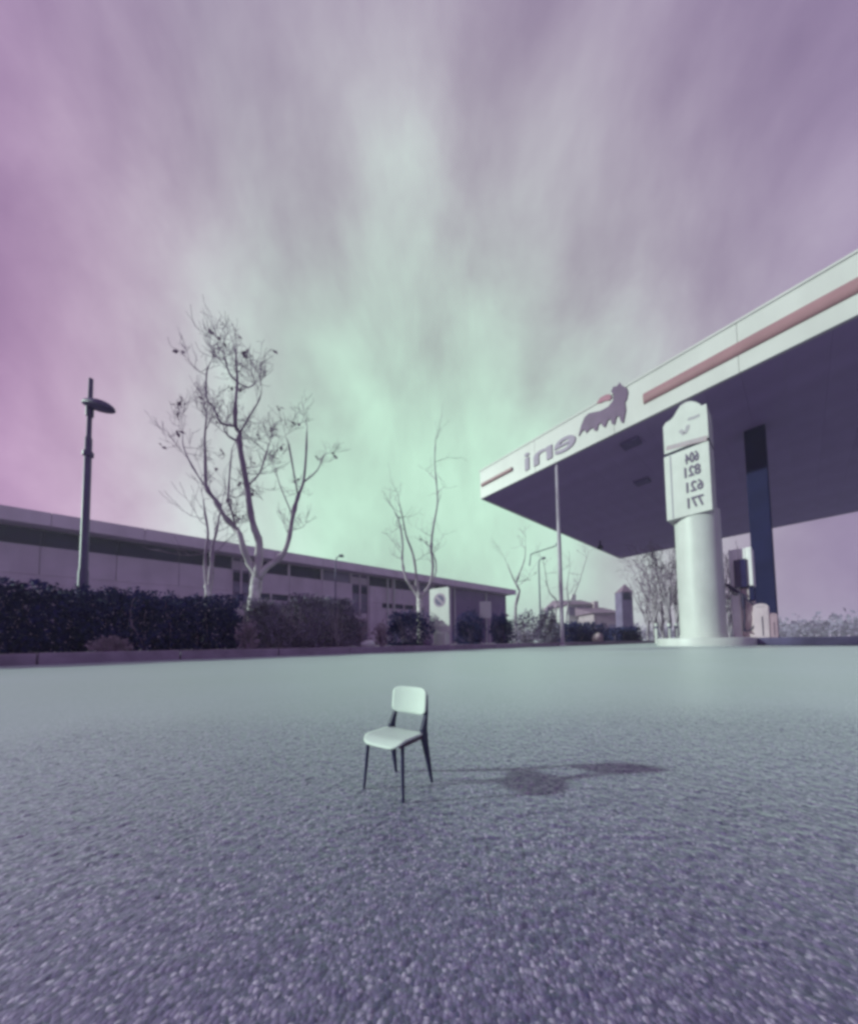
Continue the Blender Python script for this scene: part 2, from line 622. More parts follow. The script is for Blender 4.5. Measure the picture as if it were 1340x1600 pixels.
def np_mesh(name, v, f, m, parent=None):
    me = bpy.data.meshes.new(name)
    w = f.shape[1]
    me.vertices.add(len(v)); me.vertices.foreach_set('co', np.asarray(v, float).ravel())
    me.loops.add(f.size); me.loops.foreach_set('vertex_index', f.ravel().astype(np.int32))
    me.polygons.add(len(f))
    me.polygons.foreach_set('loop_start', (np.arange(len(f)) * w).astype(np.int32))
    me.polygons.foreach_set('loop_total', np.full(len(f), w, np.int32))
    me.update()
    me.materials.append(m)
    o = bpy.data.objects.new(name, me)
    col.objects.link(o)
    if parent:
        attach(o, parent)
    return o


def lump(seed, freq, pts):
    """cheap smooth pseudo-noise in [-1,1]"""
    r = np.random.default_rng(seed)
    out = np.zeros(len(pts))
    for k in range(5):
        w = r.normal(size=3) * freq * (1 + .6 * k)
        out += np.sin(pts @ w + r.uniform(0, 6.28)) / (1 + .5 * k)
    return out / 2.3


def hedge(name, label, cat, u0, u1, v0, v1, z1, n, size, m, seed, group=None, rough=0.10, top_noise=0.08, stems=30, mstem=None, fill=0.55):
    base = uv((u0 + u1) / 2, (v0 + v1) / 2, KH - .02)
    t = thing(name, base, label, cat, group)
    r = np.random.default_rng(seed)
    # leaves lie in a shell below the clipped outline and more thinly inside
    q = r.random((n * 2, 3))
    a = u0 + (u1 - u0) * q[:, 0]
    bq = q[:, 1]; zq = q[:, 2]
    b = v0 + (v1 - v0) * bq
    z = KH + (z1 - KH) * zq
    P = np.outer(a, U) + np.outer(b, V) + np.outer(z, (0, 0, 1))
    edge = np.minimum.reduce([(b - v0), (v1 - b), (z1 - z), (a - u0), (u1 - a)])
    nz = lump(seed, 5.0, P) * rough + lump(seed + 1, 13.0, P) * rough * .6
    keep = (edge + nz * 1.0 > 0.02) & ((edge < .16) | (r.random(len(P)) < fill))
    P = P[keep][:n]
    P[:, 2] += lump(seed + 2, 2.2, P * np.array([1, 1, 0])) * top_noise * ((P[:, 2] - KH) / (z1 - KH))
    v, f = leaf_cloud(P, size, seed)
    np_mesh('foliage', v, f, m, t)
    mb = MB()
    for k in range(stems):
        x, y = r.uniform(u0 + .05, u1 - .05), r.uniform(v0 + .1, v1 - .1)
        p = uv(x, y, KH - .03)
        pts = [p]
        for s_ in range(4):
            p = p + Vector((r.normal() * .05, r.normal() * .05, (z1 - KH) * .22))
            pts.append(p)
        mb.tube(pts, [.012, .010, .008, .006, .004], 4)
    mb.build('stems', mstem or M_TWIG, t)['kind'] = 'stuff'
    return t


def shrub(name, label, cat, c, rx, ry, h, n, size, m, seed, group=None, mstem=None, hollow=0.5, z0=None):
    z0 = KH - .02 if z0 is None else z0
    base = Vector((c[0], c[1], z0))
    t = thing(name, base, label, cat, group)
    r = np.random.default_rng(seed)
    d = r.normal(size=(n, 3)); d /= np.linalg.norm(d, axis=1)[:, None]
    rad = r.random(n) ** 0.42
    rad = np.where(r.random(n) < hollow, .75 + .25 * rad, rad)
    P = d * rad[:, None]
    w = 1 + .36 * lump(seed, 3.4, P) + .24 * lump(seed + 1, 9.0, P)
    P = P * w[:, None]
    P = P * np.array([rx, ry, h * .56]) + np.array([0, 0, h * .5])
    P[:, 2] = np.maximum(P[:, 2], .02 + .05 * r.random(n))
    P += np.array(base)
    v, f = leaf_cloud(P, size, seed)
    np_mesh('foliage', v, f, m, t)
    mb = MB()
    for k in range(9):
        az = r.uniform(0, 6.28)
        p = base + Vector((r.normal() * rx * .12, r.normal() * ry * .12, -.01))
        pts = [p.copy()]
        for s_ in range(4):
            p = p + Vector((math.cos(az) * rx * .17, math.sin(az) * ry * .17, h * .21))
            pts.append(p.copy())
        mb.tube(pts, [.014, .011, .008, .006, .004], 5)
    mb.build('stems', mstem or M_TWIG, t)['kind'] = 'stuff'
    return t


# ------------------------------------------------------------------ hedges and shrubs along the strip
def U_at(px, v):
    return at_v(px, 980, v).dot(U)


HV0 = KV + 0.62
hedge('clipped_hedge', 'long dense dark clipped hedge in front of the low building, beside the tall lamp post', 'hedge',
      SU0 + .3, U_at(383, HV0), HV0, HV0 + 1.0, 0.875, 120000, .038, M_LEAFD, 21, rough=.09, top_noise=.05, stems=60, fill=.8)
hedge('loose_hedge', 'loose thin hedge with pale twigs right beside the white tree trunk', 'hedge',
      U_at(388, HV0 + .1), U_at(566, HV0 + .1), HV0 + .1, HV0 + .95, 0.90, 24000, .036, M_LEAFM, 22, rough=.20, top_noise=.12, stems=160, mstem=M_TWIGP, fill=.3)
SV = KV + 0.95


def shrub_px(name, label, x0, x1, ytop, m, seed, n=2600, size=.05, group=None, v=None, hollow=.5):
    v = v or SV
    c = at_v((x0 + x1) / 2, 990, v)
    sc = (at_v(x1, 990, v) - at_v(x0, 990, v))
    depth = c.y
    w = (x1 - x0) / F * depth / 2
    top = at_v((x0 + x1) / 2, ytop, v).z
    return shrub(name, label, 'shrub', c, w, w * .9, top - KH + .02, n, size, m, seed, group, hollow=hollow)


shrub_px('round_shrub', 'dark round shrub directly beside the white no-parking board', 602, 671, 955, M_LEAFD, 31, 8000, .036)
shrub_px('round_shrub', 'dark round shrub in front of the plum end wall of the building', 711, 757, 963, M_LEAFD, 32, 6000, .038)
shrub_px('round_shrub', 'small dark shrub below the pale box near the eave tip', 766, 800, 963, M_LEAFD, 33, 5000, .04)
shrub_px('thin_shrub', 'pale thin shrub between two darker shrubs near the pale pole', 799, 841, 958, M_LEAFM, 34, 1500, .06)
shrub_px('tall_shrub', 'plum coloured domed shrub just beside the slim pale pole', 838, 872, 955, M_LEAFM, 35, 3200, .06)
shrub_px('low_plant', 'low pale mound-shaped plant at the foot of the dark clipped hedge', 150, 198, 999, M_LEAFP, 36, 700, .035, v=KV + .38)
shrub_px('low_plant', 'straggling pale twiggy plant at the foot of the white tree', 372, 402, 972, M_LEAFP, 37, 420, .045, v=KV + .45, hollow=.2)
shrub_px('low_plant', 'pale low plant between the white rock and the round shrub', 583, 606, 975, M_LEAFP, 38, 500, .045, v=KV + .7, hollow=.2)
shrub_px('low_plant', 'sparse pale plant behind the white rock at the hedge end', 556, 574, 968, M_LEAFP, 39, 300, .045, v=KV + .8, hollow=.2)


# ------------------------------------------------------------------ rocks
def rock(name, label, c, r, m, seed, squash=.7):
    bm = bmesh.new()
    bmesh.ops.create_icosphere(bm, subdivisions=2, radius=1)
    rr = random.Random(seed)
    ws = [(Vector((rr.gauss(0, 1), rr.gauss(0, 1), rr.gauss(0, 1))) * 1.6, rr.uniform(0, 6)) for _ in range(4)]
    for v in bm.verts:
        k = 1 + .11 * sum(math.sin(v.co.dot(w) + p) for w, p in ws)
        v.co = Vector((v.co.x * k * r[0], v.co.y * k * r[1], v.co.z * k * r[2]))
        v.co.z = max(v.co.z, -r[2] * .55)
    me = bpy.data.meshes.new(name)
    bm.to_mesh(me); bm.free()
    me.materials.append(m)
    me.polygons.foreach_set('use_smooth', [True] * len(me.polygons))
    o = bpy.data.objects.new(name, me)
    o.location = (c[0], c[1], c[2] + r[2] * .5)
    o.rotation_euler = (0, 0, rr.uniform(0, 3))
    col.objects.link(o)
    return tag(o, label, 'rock')


p = at_v(575, 1000, KV + .35)
rock('rock', 'small bright white rock lying at the end of the loose hedge', (p.x, p.y, KH - .01), (.15, .12, .085), M_ROCKW, 1)
p = at_v(668, 1000, KV + .07)
rock('rock', 'dark lumpy stone sitting on the kerb below the no-parking board', (p.x, p.y, KH - .002), (.085, .055, .07), M_ROCKD, 5)


# ------------------------------------------------------------------ low building behind
BV = at_z(560, 887.5, 6.0).dot(V)
BU1 = at_v(790, 926, BV).dot(U)
BU0 = -22.0


def bu(px, v=None):
    return at_v(px, 900, v or BV).dot(U)


def warehouse():
    t = thing('warehouse', uv((BU0 + BU1) / 2, BV + 6, 0), 'long low industrial building with pale eave and dark ribbon windows behind the hedges', 'building')
    W = BV
    # back mass and roof
    MB().ubox(BU0, BU1 - .3, W + .35, W + 14, 0, 5.5).build('core', M_WALLD, t)
    rf = MB().ubox(BU0 - .5, BU1 + .6, W - .9, W + 14.5, 5.52, 5.98).build('roof', M_EAVE, t)
    # folded eave strips
    L = 3.0
    k = 0
    u = BU0 - .5
    while u < BU1 + .5:
        u2 = min(u + L, BU1 + .6)
        MB().ubox(u + .012, u2 - .012, W - .98, W - .902, 5.46, 6.04).build('eave_panel', M_EAVE, rf)
        u = u2
    bays = [(bu(361), bu(393)), (bu(549), bu(577))]
    dark0 = bu(704)
    dark1 = bu(749)

    def in_bay(a):
        for x, y in bays:
            if x - .01 < a < y - .01:
                return (x, y)
        return None
    # panels between the strips
    edges = []
    u = BU0
    stops = sorted([b for bb in bays for b in bb] + [dark0, BU1])
    for s_ in stops:
        n = max(1, round((s_ - u) / 2.5))
        for i in range(n):
            edges.append((u + (s_ - u) * i / n, u + (s_ - u) * (i + 1) / n))
        u = s_
    r = random.Random(5)
    for a, b in edges:
        mid = (a + b) / 2
        if any(x < mid < y for x, y in bays):
            x, y = a, b
            # recessed stair bay with stacked panes
            MB().ubox(a, b, W + .28, W + .34, 0, 5.5).build('bay_back', M_WALLD, t)
            nz = 7
            for i in range(nz):
                z0 = .5 + i * .70
                pn = MB().ubox(a + .12, b - .12, W + .20, W + .26, z0 + .06, z0 + .60).build('pane', [M_GLASSL, M_GLASSL, M_WALL, M_GLASS][(i * 3) % 4], t)
            for q in (a + .05, (a + b) / 2, b - .05):
                MB().ubox(q - .05, q + .05, W + .08, W + .199, 0, 5.5).build('mullion', M_WALL, t)
            continue
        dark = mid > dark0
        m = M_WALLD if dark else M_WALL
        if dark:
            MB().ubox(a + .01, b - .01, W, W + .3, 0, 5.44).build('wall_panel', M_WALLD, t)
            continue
        MB().ubox(a + .012, b - .012, W, W + .3, 3.42, 4.72).build('wall_panel', m, t)
        MB().ubox(a + .012, b - .012, W, W + .3, 0, 3.02).build('wall_panel', m, t)
        # ribbon window under the eave
        pale = r.random() < .16 and mid > bays[0][1]
        MB().ubox(a, b, W + .14, W + .18, 4.66, 5.5).build('window', M_GLASSL if pale else M_GLASS, t)
        if mid > bays[0][1]:
            MB().ubox(b - .10, b + .02, W - .06, W + .139, 4.70, 5.5).build('mullion', M_EAVE, t)
        else:
            MB().ubox(b - .03, b + .03, W + .06, W + .139, 4.70, 5.5).build('mullion', M_NAVY, t)
        # small lower lights
        pn = 2
        for i in range(pn):
            aa = a + (b - a) * i / pn; bb = a + (b - a) * (i + 1) / pn
            if mid > bays[0][1] and r.random() < .75:
                MB().ubox(aa + .08, bb - .08, W + .12, W + .16, 3.02, 3.42).build('window', M_GLASS, t)
            else:
                MB().ubox(aa + .01, bb - .01, W + .02, W + .3, 3.03, 3.41).build('infill_panel', m, t)
            MB().ubox(bb - .05, bb + .05, W + .004, W + .119, 3.022, 3.418).build('mullion', m, t)
    # bright downpipes
    for px in (604, 614, 708, 757):
        u = bu(px)
        MB().tube([uv(u, W - .14, 5.46), uv(u, W - .14, 2.0), uv(u, W - .10, .0)], .075, 8).build('downpipe', M_WHITE, t, smooth=True)
    return t


warehouse()
# pale box unit on a post near the eave tip
p = at_v(758, 952, BV - 1.4)
t = thing('notice_board', (p.x, p.y, 0), 'plain white board on two posts in front of the plum end wall', 'board')
s = p.y / F
w, z0, z1 = 9 * s, at_v(758, 966, BV - 1.4).z, at_v(758, 940, BV - 1.4).z
MB().box((p.x, p.y, (z0 + z1) / 2), (w, .06, (z1 - z0) / 2)).build('board', M_WHITE2, t, bevel=.02)
for k in (-1, 1):
    MB().tube([(p.x + k * w * .7, p.y + .1, 0), (p.x + k * w * .7, p.y + .1, z1 - .1)], .05, 8).build('post', M_EAVE, t, smooth=True)


# ------------------------------------------------------------------ trees
def smooth_line(pts, sub=3):
    out = []
    n = len(pts)
    for i in range(n - 1):
        p0, p1, p2, p3 = pts[max(i - 1, 0)], pts[i], pts[i + 1], pts[min(i + 2, n - 1)]
        for k in range(sub):
            t = k / sub
            out.append(.5 * ((2 * p1) + (p2 - p0) * t + (2 * p0 - 5 * p1 + 4 * p2 - p3) * t * t + (3 * p1 - p0 - 3 * p2 + p3) * t ** 3))
    out.append(pts[-1])
    return out


def grow(mb, r, p, d, length, rad, lvl, leaves, up=.25, kink=.22, minr=.0022):
    """a twig that branches; d direction"""
    n = 4
    pts = [p.copy()]
    q = p.copy(); dd = d.normalized()
    for i in range(n):
        dd = (dd + Vector((r.gauss(0, kink), r.gauss(0, kink), r.gauss(0, kink * .7) + up * .3))).normalized()
        q = q + dd * (length / n)
        pts.append(q.copy())
    rr = [max(minr, rad * (1 - .65 * i / n)) for i in range(n + 1)]
    mb.tube(pts, rr, 5 if rad > .01 else 3, cap=False)
    if lvl > 0:
        for i in range(1, n + 1):
            for _ in range(1 if r.random() < .75 else 2):
                a = Vector((r.gauss(0, 1), r.gauss(0, 1), r.gauss(0, .5) + up)).normalized()
                nd = (dd * .75 + a * .8).normalized()
                grow(mb, r, pts[i], nd, length * r.uniform(.5, .8), rr[i] * .62, lvl - 1, leaves, up, kink, minr)
    elif leaves is not None and r.random() < leaves[1]:
        leaves[0].append(pts[-1])


def bare_tree(name, label, base, trunk, limbs, twig_n, seed, rmin, depth_fn, twig_len=.7, twig_r=.012, mtrunk=None, leafp=.1, lvl=2, minr=.0022, group=None, up=.3, knots=True):
    """trunk / limbs: [(list of world points), r0, r1]"""
    t = thing(name, base, label, 'tree', group)
    r = random.Random(seed)
    mb = MB(); tw = MB(); leaves = ([], leafp)
    for pts, r0, r1 in trunk:
        sp = smooth_line(pts, 4)
        n = len(sp)
        mb.tube(sp, [(r0 + (r1 - r0) * i / (n - 1)) * (1 + .08 * r.uniform(-1, 1)) for i in range(n)], 12)
    trunk_o = mb.build('trunk', mtrunk or M_BARK, t, smooth='all')
    lm = MB()
    for li, (pts, r0, r1) in enumerate(limbs):
        sp = smooth_line(pts, 3)
        n = len(sp)
        rad = [(r0 + (r1 - r0) * i / (n - 1)) * (1 + .10 * r.uniform(-1, 1)) for i in range(n)]
        if knots:
            for i in range(2, n - 1):
                if r.random() < .16:
                    rad[i] *= 1.45
        lm.tube(sp, rad, 8)
        for i in range(max(1, n // 3), n):
            if r.random() < twig_n:
                a = Vector((r.gauss(0, 1), r.gauss(0, 1), r.gauss(0, .4) + .35)).normalized()
                grow(tw, r, sp[i], a, twig_len * r.uniform(.6, 1.2), max(minr, min(twig_r, rad[i] * .6)), lvl, leaves, up, minr=minr)
        grow(tw, r, sp[-1], (sp[-1] - sp[-2]), twig_len, max(r1 * .8, minr), lvl, leaves, up, minr=minr)
    lm.build('limbs', M_BARKL if mtrunk is None else mtrunk, t, smooth='all')
    crown = tw.build('crown', M_TWIG, t, fix=False)
    if leaves[0]:
        P = []
        rr = np.random.default_rng(seed)
        for q in leaves[0]:
            for _ in range(3):
                P.append(np.array(q) + rr.normal(size=3) * .03)
        v, f = leaf_cloud(np.array(P), .075, seed, up=-.3)
        lo = np_mesh('dry_leaves', v, f, M_DRY, t)
    return t


def bark_limb_mat():
    """plane bark: pale low down, brown younger wood higher up"""
    m = bpy.data.materials.new('plane_limb')
    m.use_nodes = True
    n, l = m.node_tree.nodes, m.node_tree.links
    b = n['Principled BSDF']
    b.inputs['Roughness'].default_value = .85
    tc = N(n, 'ShaderNodeTexCoord')
    sp = N(n, 'ShaderNodeSeparateXYZ')
    l.new(tc.outputs['Object'], sp.inputs[0])
    nz = N(n, 'ShaderNodeTexNoise')
    nz.inputs['Scale'].default_value = 5
    l.new(tc.outputs['Object'], nz.inputs['Vector'])
    ad = N(n, 'ShaderNodeMath', operation='MULTIPLY_ADD')
    l.new(nz.outputs['Fac'], ad.inputs[0]); ad.inputs[1].default_value = 1.4
    l.new(sp.outputs['Z'], ad.inputs[2])
    mr = N(n, 'ShaderNodeMapRange')
    l.new(ad.outputs[0], mr.inputs[0])
    mr.inputs[1].default_value = 1.9; mr.inputs[2].default_value = 3.2
    mx = N(n, 'ShaderNodeMix', data_type='RGBA')
    l.new(mr.outputs[0], mx.inputs['Factor'])
    mx.inputs['A'].default_value = (.60, .56, .56, 1)
    mx.inputs['B'].default_value = (.27, .19, .28, 1)
    l.new(mx.outputs['Result'], b.inputs['Base Color'])
    return m


M_BARKL = bark_limb_mat()


def traced(px_pts, v, spread, seed, zoom=None):
    """photo polyline -> world, with the limb leaning out of the plane as limbs do"""
    r = random.Random(seed)
    out = []
    n = len(px_pts)
    k = r.uniform(-1, 1) * spread
    for i, (x, y) in enumerate(px_pts):
        if zoom:
            x, y = zoom[0] + x * zoom[2], zoom[1] + y * zoom[2]
        out.append(at_v(x, y, v + k * i / max(1, n - 1) + (r.uniform(-.06, .06) if i else 0)))
    return out


TV = KV + 1.15
Z6 = (240, 520, .275)
base = at_v(395, 1004, TV)
base.z = KH - .05


def T(pts, s_, spread=.6):
    return traced(pts, TV, spread, s_, Z6)


trunk_pts = [base] + T([(570, 1560), (580, 1450), (590, 1370)], 1, 0.0)
limbs = [
    (T([(592, 1390), (545, 1310), (515, 1240), (490, 1150), (470, 1120), (400, 1040), (350, 950), (310, 900), (295, 840), (293, 700), (290, 600), (300, 480)], 2, .4), .055, .012),
    (T([(590, 1390), (600, 1200), (575, 1120), (550, 1020), (530, 870), (510, 760), (485, 620), (490, 570), (465, 530), (465, 400), (475, 280), (470, 180), (465, 90)], 3, .1), .062, .012),
    (T([(596, 1395), (640, 1335), (690, 1300), (740, 1250), (770, 1160), (790, 1040), (820, 930), (850, 850), (865, 700), (870, 560)], 4, .4), .055, .011),
]
T0 = traced


def off(parent, idx, pts, s_, r0, r1):
    """side limb rooted on a point of a traced limb"""
    root = parent[idx]
    v0 = root.dot(V)
    r = random.Random(s_)
    k = r.uniform(-.5, .5)
    out = [root]
    for i, (x, y) in enumerate(pts):
        out.append(at_v(Z6[0] + x * Z6[2], Z6[1] + y * Z6[2], v0 + k * (i + 1) / len(pts)))
    return (out, r0, r1)


m_ = limbs[1][0]; l_ = limbs[0][0]; r_ = limbs[2][0]
limbs += [
    off(m_, 10, [(430, 230), (405, 140), (395, 90)], 11, .016, .007),
    off(m_, 6, [(430, 590), (405, 560), (400, 540)], 12, .018, .008),
    off(m_, 8, [(380, 510), (340, 420), (300, 370), (300, 240), (310, 190)], 13, .018, .007),
    off(m_, 7, [(540, 480), (590, 400), (612, 340)], 14, .014, .006),
    off(m_, 10, [(540, 310), (590, 270)], 15, .012, .006),
    off(r_, 6, [(770, 650), (755, 600)], 16, .014, .006),
    off(r_, 7, [(930, 780), (970, 690)], 17, .014, .006),
    off(l_, 4, [(440, 1000), (425, 960), (430, 820), (445, 660)], 18, .018, .007),
    off(l_, 7, [(220, 760), (170, 650), (165, 580)], 19, .014, .005),
    off(m_, 4, [(600, 800), (640, 680), (660, 620)], 20, .014, .006),
    off(r_, 5, [(715, 860), (690, 760)], 23, .012, .005),
]
bare_tree('plane_tree', 'tall bare white-trunked tree forking into three limbs behind the dark hedge', base,
          [(trunk_pts, .098, .078)], limbs, .30, 5, .004, None, twig_len=.36, twig_r=.008, leafp=.03, lvl=2, minr=.0026)

# slim twin-stemmed tree nearer the building
V2 = KV + 5.2
b2 = at_v(322, 1004, V2); b2.z = 0
Z5 = (110, 780, .336)
tr = [b2] + traced([(640, 450), (632, 400)], V2, 0, 1, Z5)
lb = [(traced([(640, 450), (628, 340), (628, 250), (640, 160), (625, 60), (618, 0)], V2, .3, 2, Z5), .05, .012),
      (traced([(645, 445), (655, 340), (662, 220), (680, 150), (690, 90), (705, 20)], V2, .3, 3, Z5), .05, .012)]
bare_tree('slim_tree', 'slim pale twin-stemmed bare tree between the hedge and the building', b2, [(tr, .085, .06)], lb, .5, 8, .004, None, twig_len=.8, twig_r=.010, leafp=0, lvl=1, minr=.005)

# middle tree behind the no-parking board
V3 = KV + 2.0
Zc = (560, 680, 340 / 1600)
b3 = at_v(657, 1004, V3); b3.z = KH - .05
tr = [b3] + traced([(452, 1300), (450, 1200), (450, 1165)], V3, 0, 1, Zc)
lb = [(traced([(450, 1200), (405, 1140), (365, 1080), (335, 1010), (320, 900), (325, 800), (300, 640), (265, 560)], V3, .4, 2, Zc), .040, .010),
      (traced([(452, 1195), (430, 1090), (415, 960), (395, 860), (350, 740), (325, 610), (300, 500)], V3, .4, 3, Zc), .040, .011),
      (traced([(455, 1195), (500, 1140), (535, 1060), (545, 950), (535, 850), (540, 740), (560, 620), (580, 500), (575, 380), (560, 200), (565, 60)], V3, .3, 4, Zc), .042, .010),
      (traced([(540, 1080), (570, 1000), (565, 920), (540, 860)], V3, .2, 5, Zc), .022, .012)]
bare_tree('plane_tree', 'bare pale tree rising behind the white no-parking board', b3, [(tr, .095, .075)], lb, .34, 9, .004, None, twig_len=.55, twig_r=.008, leafp=.03, lvl=1, minr=.003)

# leaning bare trees beyond the shrubs
Z7 = (780, 840, .209)


def small_tree(label, pts_list, v, base_px, seed, lvl=1, tl=.8, z=Z7, tn=.4, r0=.06, name='young_tree', minr=.006):
    b = at_v(base_px, 1004, v); b.z = KH - .05 if v < KV + SW else -.02
    first = traced(pts_list[0], v, .2, seed, z)
    lb = [(traced(q, v, .4, seed + k, z), r0 * .7, .012) for k, q in enumerate(pts_list)]
    bare_tree(name, label, b, [([b, first[0], first[1] if len(first) > 1 else first[0]], r0, r0 * .7)], lb, tn, seed, .004, None, twig_len=tl, twig_r=.012, mtrunk=M_TWIGP, leafp=.02, lvl=lvl, minr=minr)


small_tree('thin bare tree with crooked stem between the shrubs and the far lamp', [[(120, 520), (150, 400), (125, 340), (165, 230), (190, 150), (195, 60)], [(150, 400), (100, 300), (60, 200)]], KV + 3.2, 806, 41)
small_tree('bare leaning tree growing right behind the pale pole', [[(500, 620), (510, 520), (560, 420), (600, 320), (640, 190), (665, 110)], [(520, 500), (505, 380), (520, 250)]], KV + 4.0, 885, 42)
small_tree('faint thin sapling between the far lamp and the pale pole', [[(420, 600), (430, 480), (380, 420), (355, 340), (340, 240), (330, 180)]], KV + 5.0, 868, 43, r0=.045)


# ------------------------------------------------------------------ lamps and poles
def street_lamp(label, base_px, top_px, v, rad, head=True, head_py=None, kind='post', group=None):
    b = at_v(*base_px, v); b.z = KH - .03 if KV < v < KV + SW else 0
    top = at_v(*top_px, v)
    top.x, top.y = b.x, b.y
    t = thing('street_lamp', b, label, 'lamp post', group)
    h = top.z
    mb = MB()
    mb.lathe((b.x, b.y, 0), [(rad * 1.25, b.z), (rad * 1.2, h * .30), (rad * 1.0, h * .31), (rad * .85, h * .78), (rad * .62, h * .785), (rad * .55, h)], 14)
    mb.build('pole', M_LAMP, t, smooth=True)
    MB().lathe((b.x, b.y, 0), [(rad * 1.3, h * .715), (rad * 1.3, h * .73)], 14).build('collar', M_LAMP, t, smooth=True)
    MB().box((b.x, b.y - rad * 1.2, .6), (rad * .5, .008, .14)).build('hatch', M_LAMP, t)
    if head:
        hz = at_v(b_px(b), head_py, v).z if head_py else h
        s_ = rad / .048
        bm = bmesh.new()
        bmesh.ops.create_uvsphere(bm, u_segments=20, v_segments=12, radius=1)
        for q in bm.verts:
            x = q.co.x
            q.co = Vector((q.co.x * .27 * s_, q.co.y * .13 * s_, (q.co.z * (.10 if q.co.z > 0 else .035)) * s_))
        me = bpy.data.meshes.new('lamp_head')
        bm.to_mesh(me); bm.free()
        me.polygons.foreach_set('use_smooth', [True] * len(me.polygons))
        me.materials.append(M_LAMP)
        o = bpy.data.objects.new('lamp_head', me)
        col.objects.link(o)
        o.location = (b.x + .17 * s_, b.y - .03, hz)
        o.rotation_euler = (0, math.radians(14), math.radians(-8))
        attach_late.append((o, t))
        MB().lathe((b.x, b.y, 0), [(rad * .9, hz - .12 * s_), (rad * .95, hz - .10 * s_), (rad * .95, hz + .10 * s_), (rad * .7, hz + .14 * s_)], 14).build('bracket', M_LAMP, t, smooth=True)
    return t


def b_px(b):
    return PX + F * b.x / b.y


attach_late = []
street_lamp('tall dark lamp post with small hooded head rising over the clipped hedge', (126, 1004), (137, 590), KV + 1.0 + .9, .044, True, 634)


def thin_lamp(label, base_px, top_px, v, arm, rad=.05):
    b = at_v(*base_px, v); b.z = 0
    top = at_v(*top_px, v)
    h = top.z
    t = thing('street_lamp', b, label, 'lamp post')
    MB().tube([(b.x, b.y, 0), (b.x, b.y, h * .6), (b.x, b.y, h * .93), (b.x + arm * .25, b.y, h * .985), (b.x + arm, b.y, h)], [rad, rad * .85, rad * .7, rad * .6, rad * .55], 10).build('pole', M_LAMP, t, smooth=True)
    mb = MB().box((b.x + arm * 1.25, b.y, h + .01), (abs(arm) * .42, .13, .06))
    mb.build('lamp_head', M_LAMP, t, bevel=.03)
    return t


thin_lamp('thin far lamp post with curved top standing before the ribbon windows', (524, 1002), (530, 870), BV - 4.0, .28)
thin_lamp('thin far lamp post with flat head between the shrubs and pale pole', (845, 1000), (846, 874), KV + 8, .30, .06)

# slim pale pole by the kerb with its angled stay
PV = KV - 0.12
pb = at_z(878.5, 1006, 0) if False else at_v(878.5, 1003, PV)
pb.z = 0
ptop = at_v(872, 728, PV).z
t = thing('slender_pole', pb, 'slim pale pole with thin angled stay standing at the kerb', 'pole')
MB().lathe((pb.x, pb.y, 0), [(.055, 0), (.052, ptop * .5), (.040, ptop * .98), (.02, ptop)], 16).build('pole', M_POLE, t, smooth=True)
MB().lathe((pb.x, pb.y, 0), [(.10, 0), (.10, .03), (.06, .05)], 16).build('foot', M_WHITE, t, smooth=True)
a = at_v(869, 849, PV); c = at_v(829, 866, PV + .2); d = at_v(827, 884, PV + .2)
MB().tube([a, at_v(868, 853, PV), c, d], .014, 6).build('stay', M_LAMP, t, smooth=True)


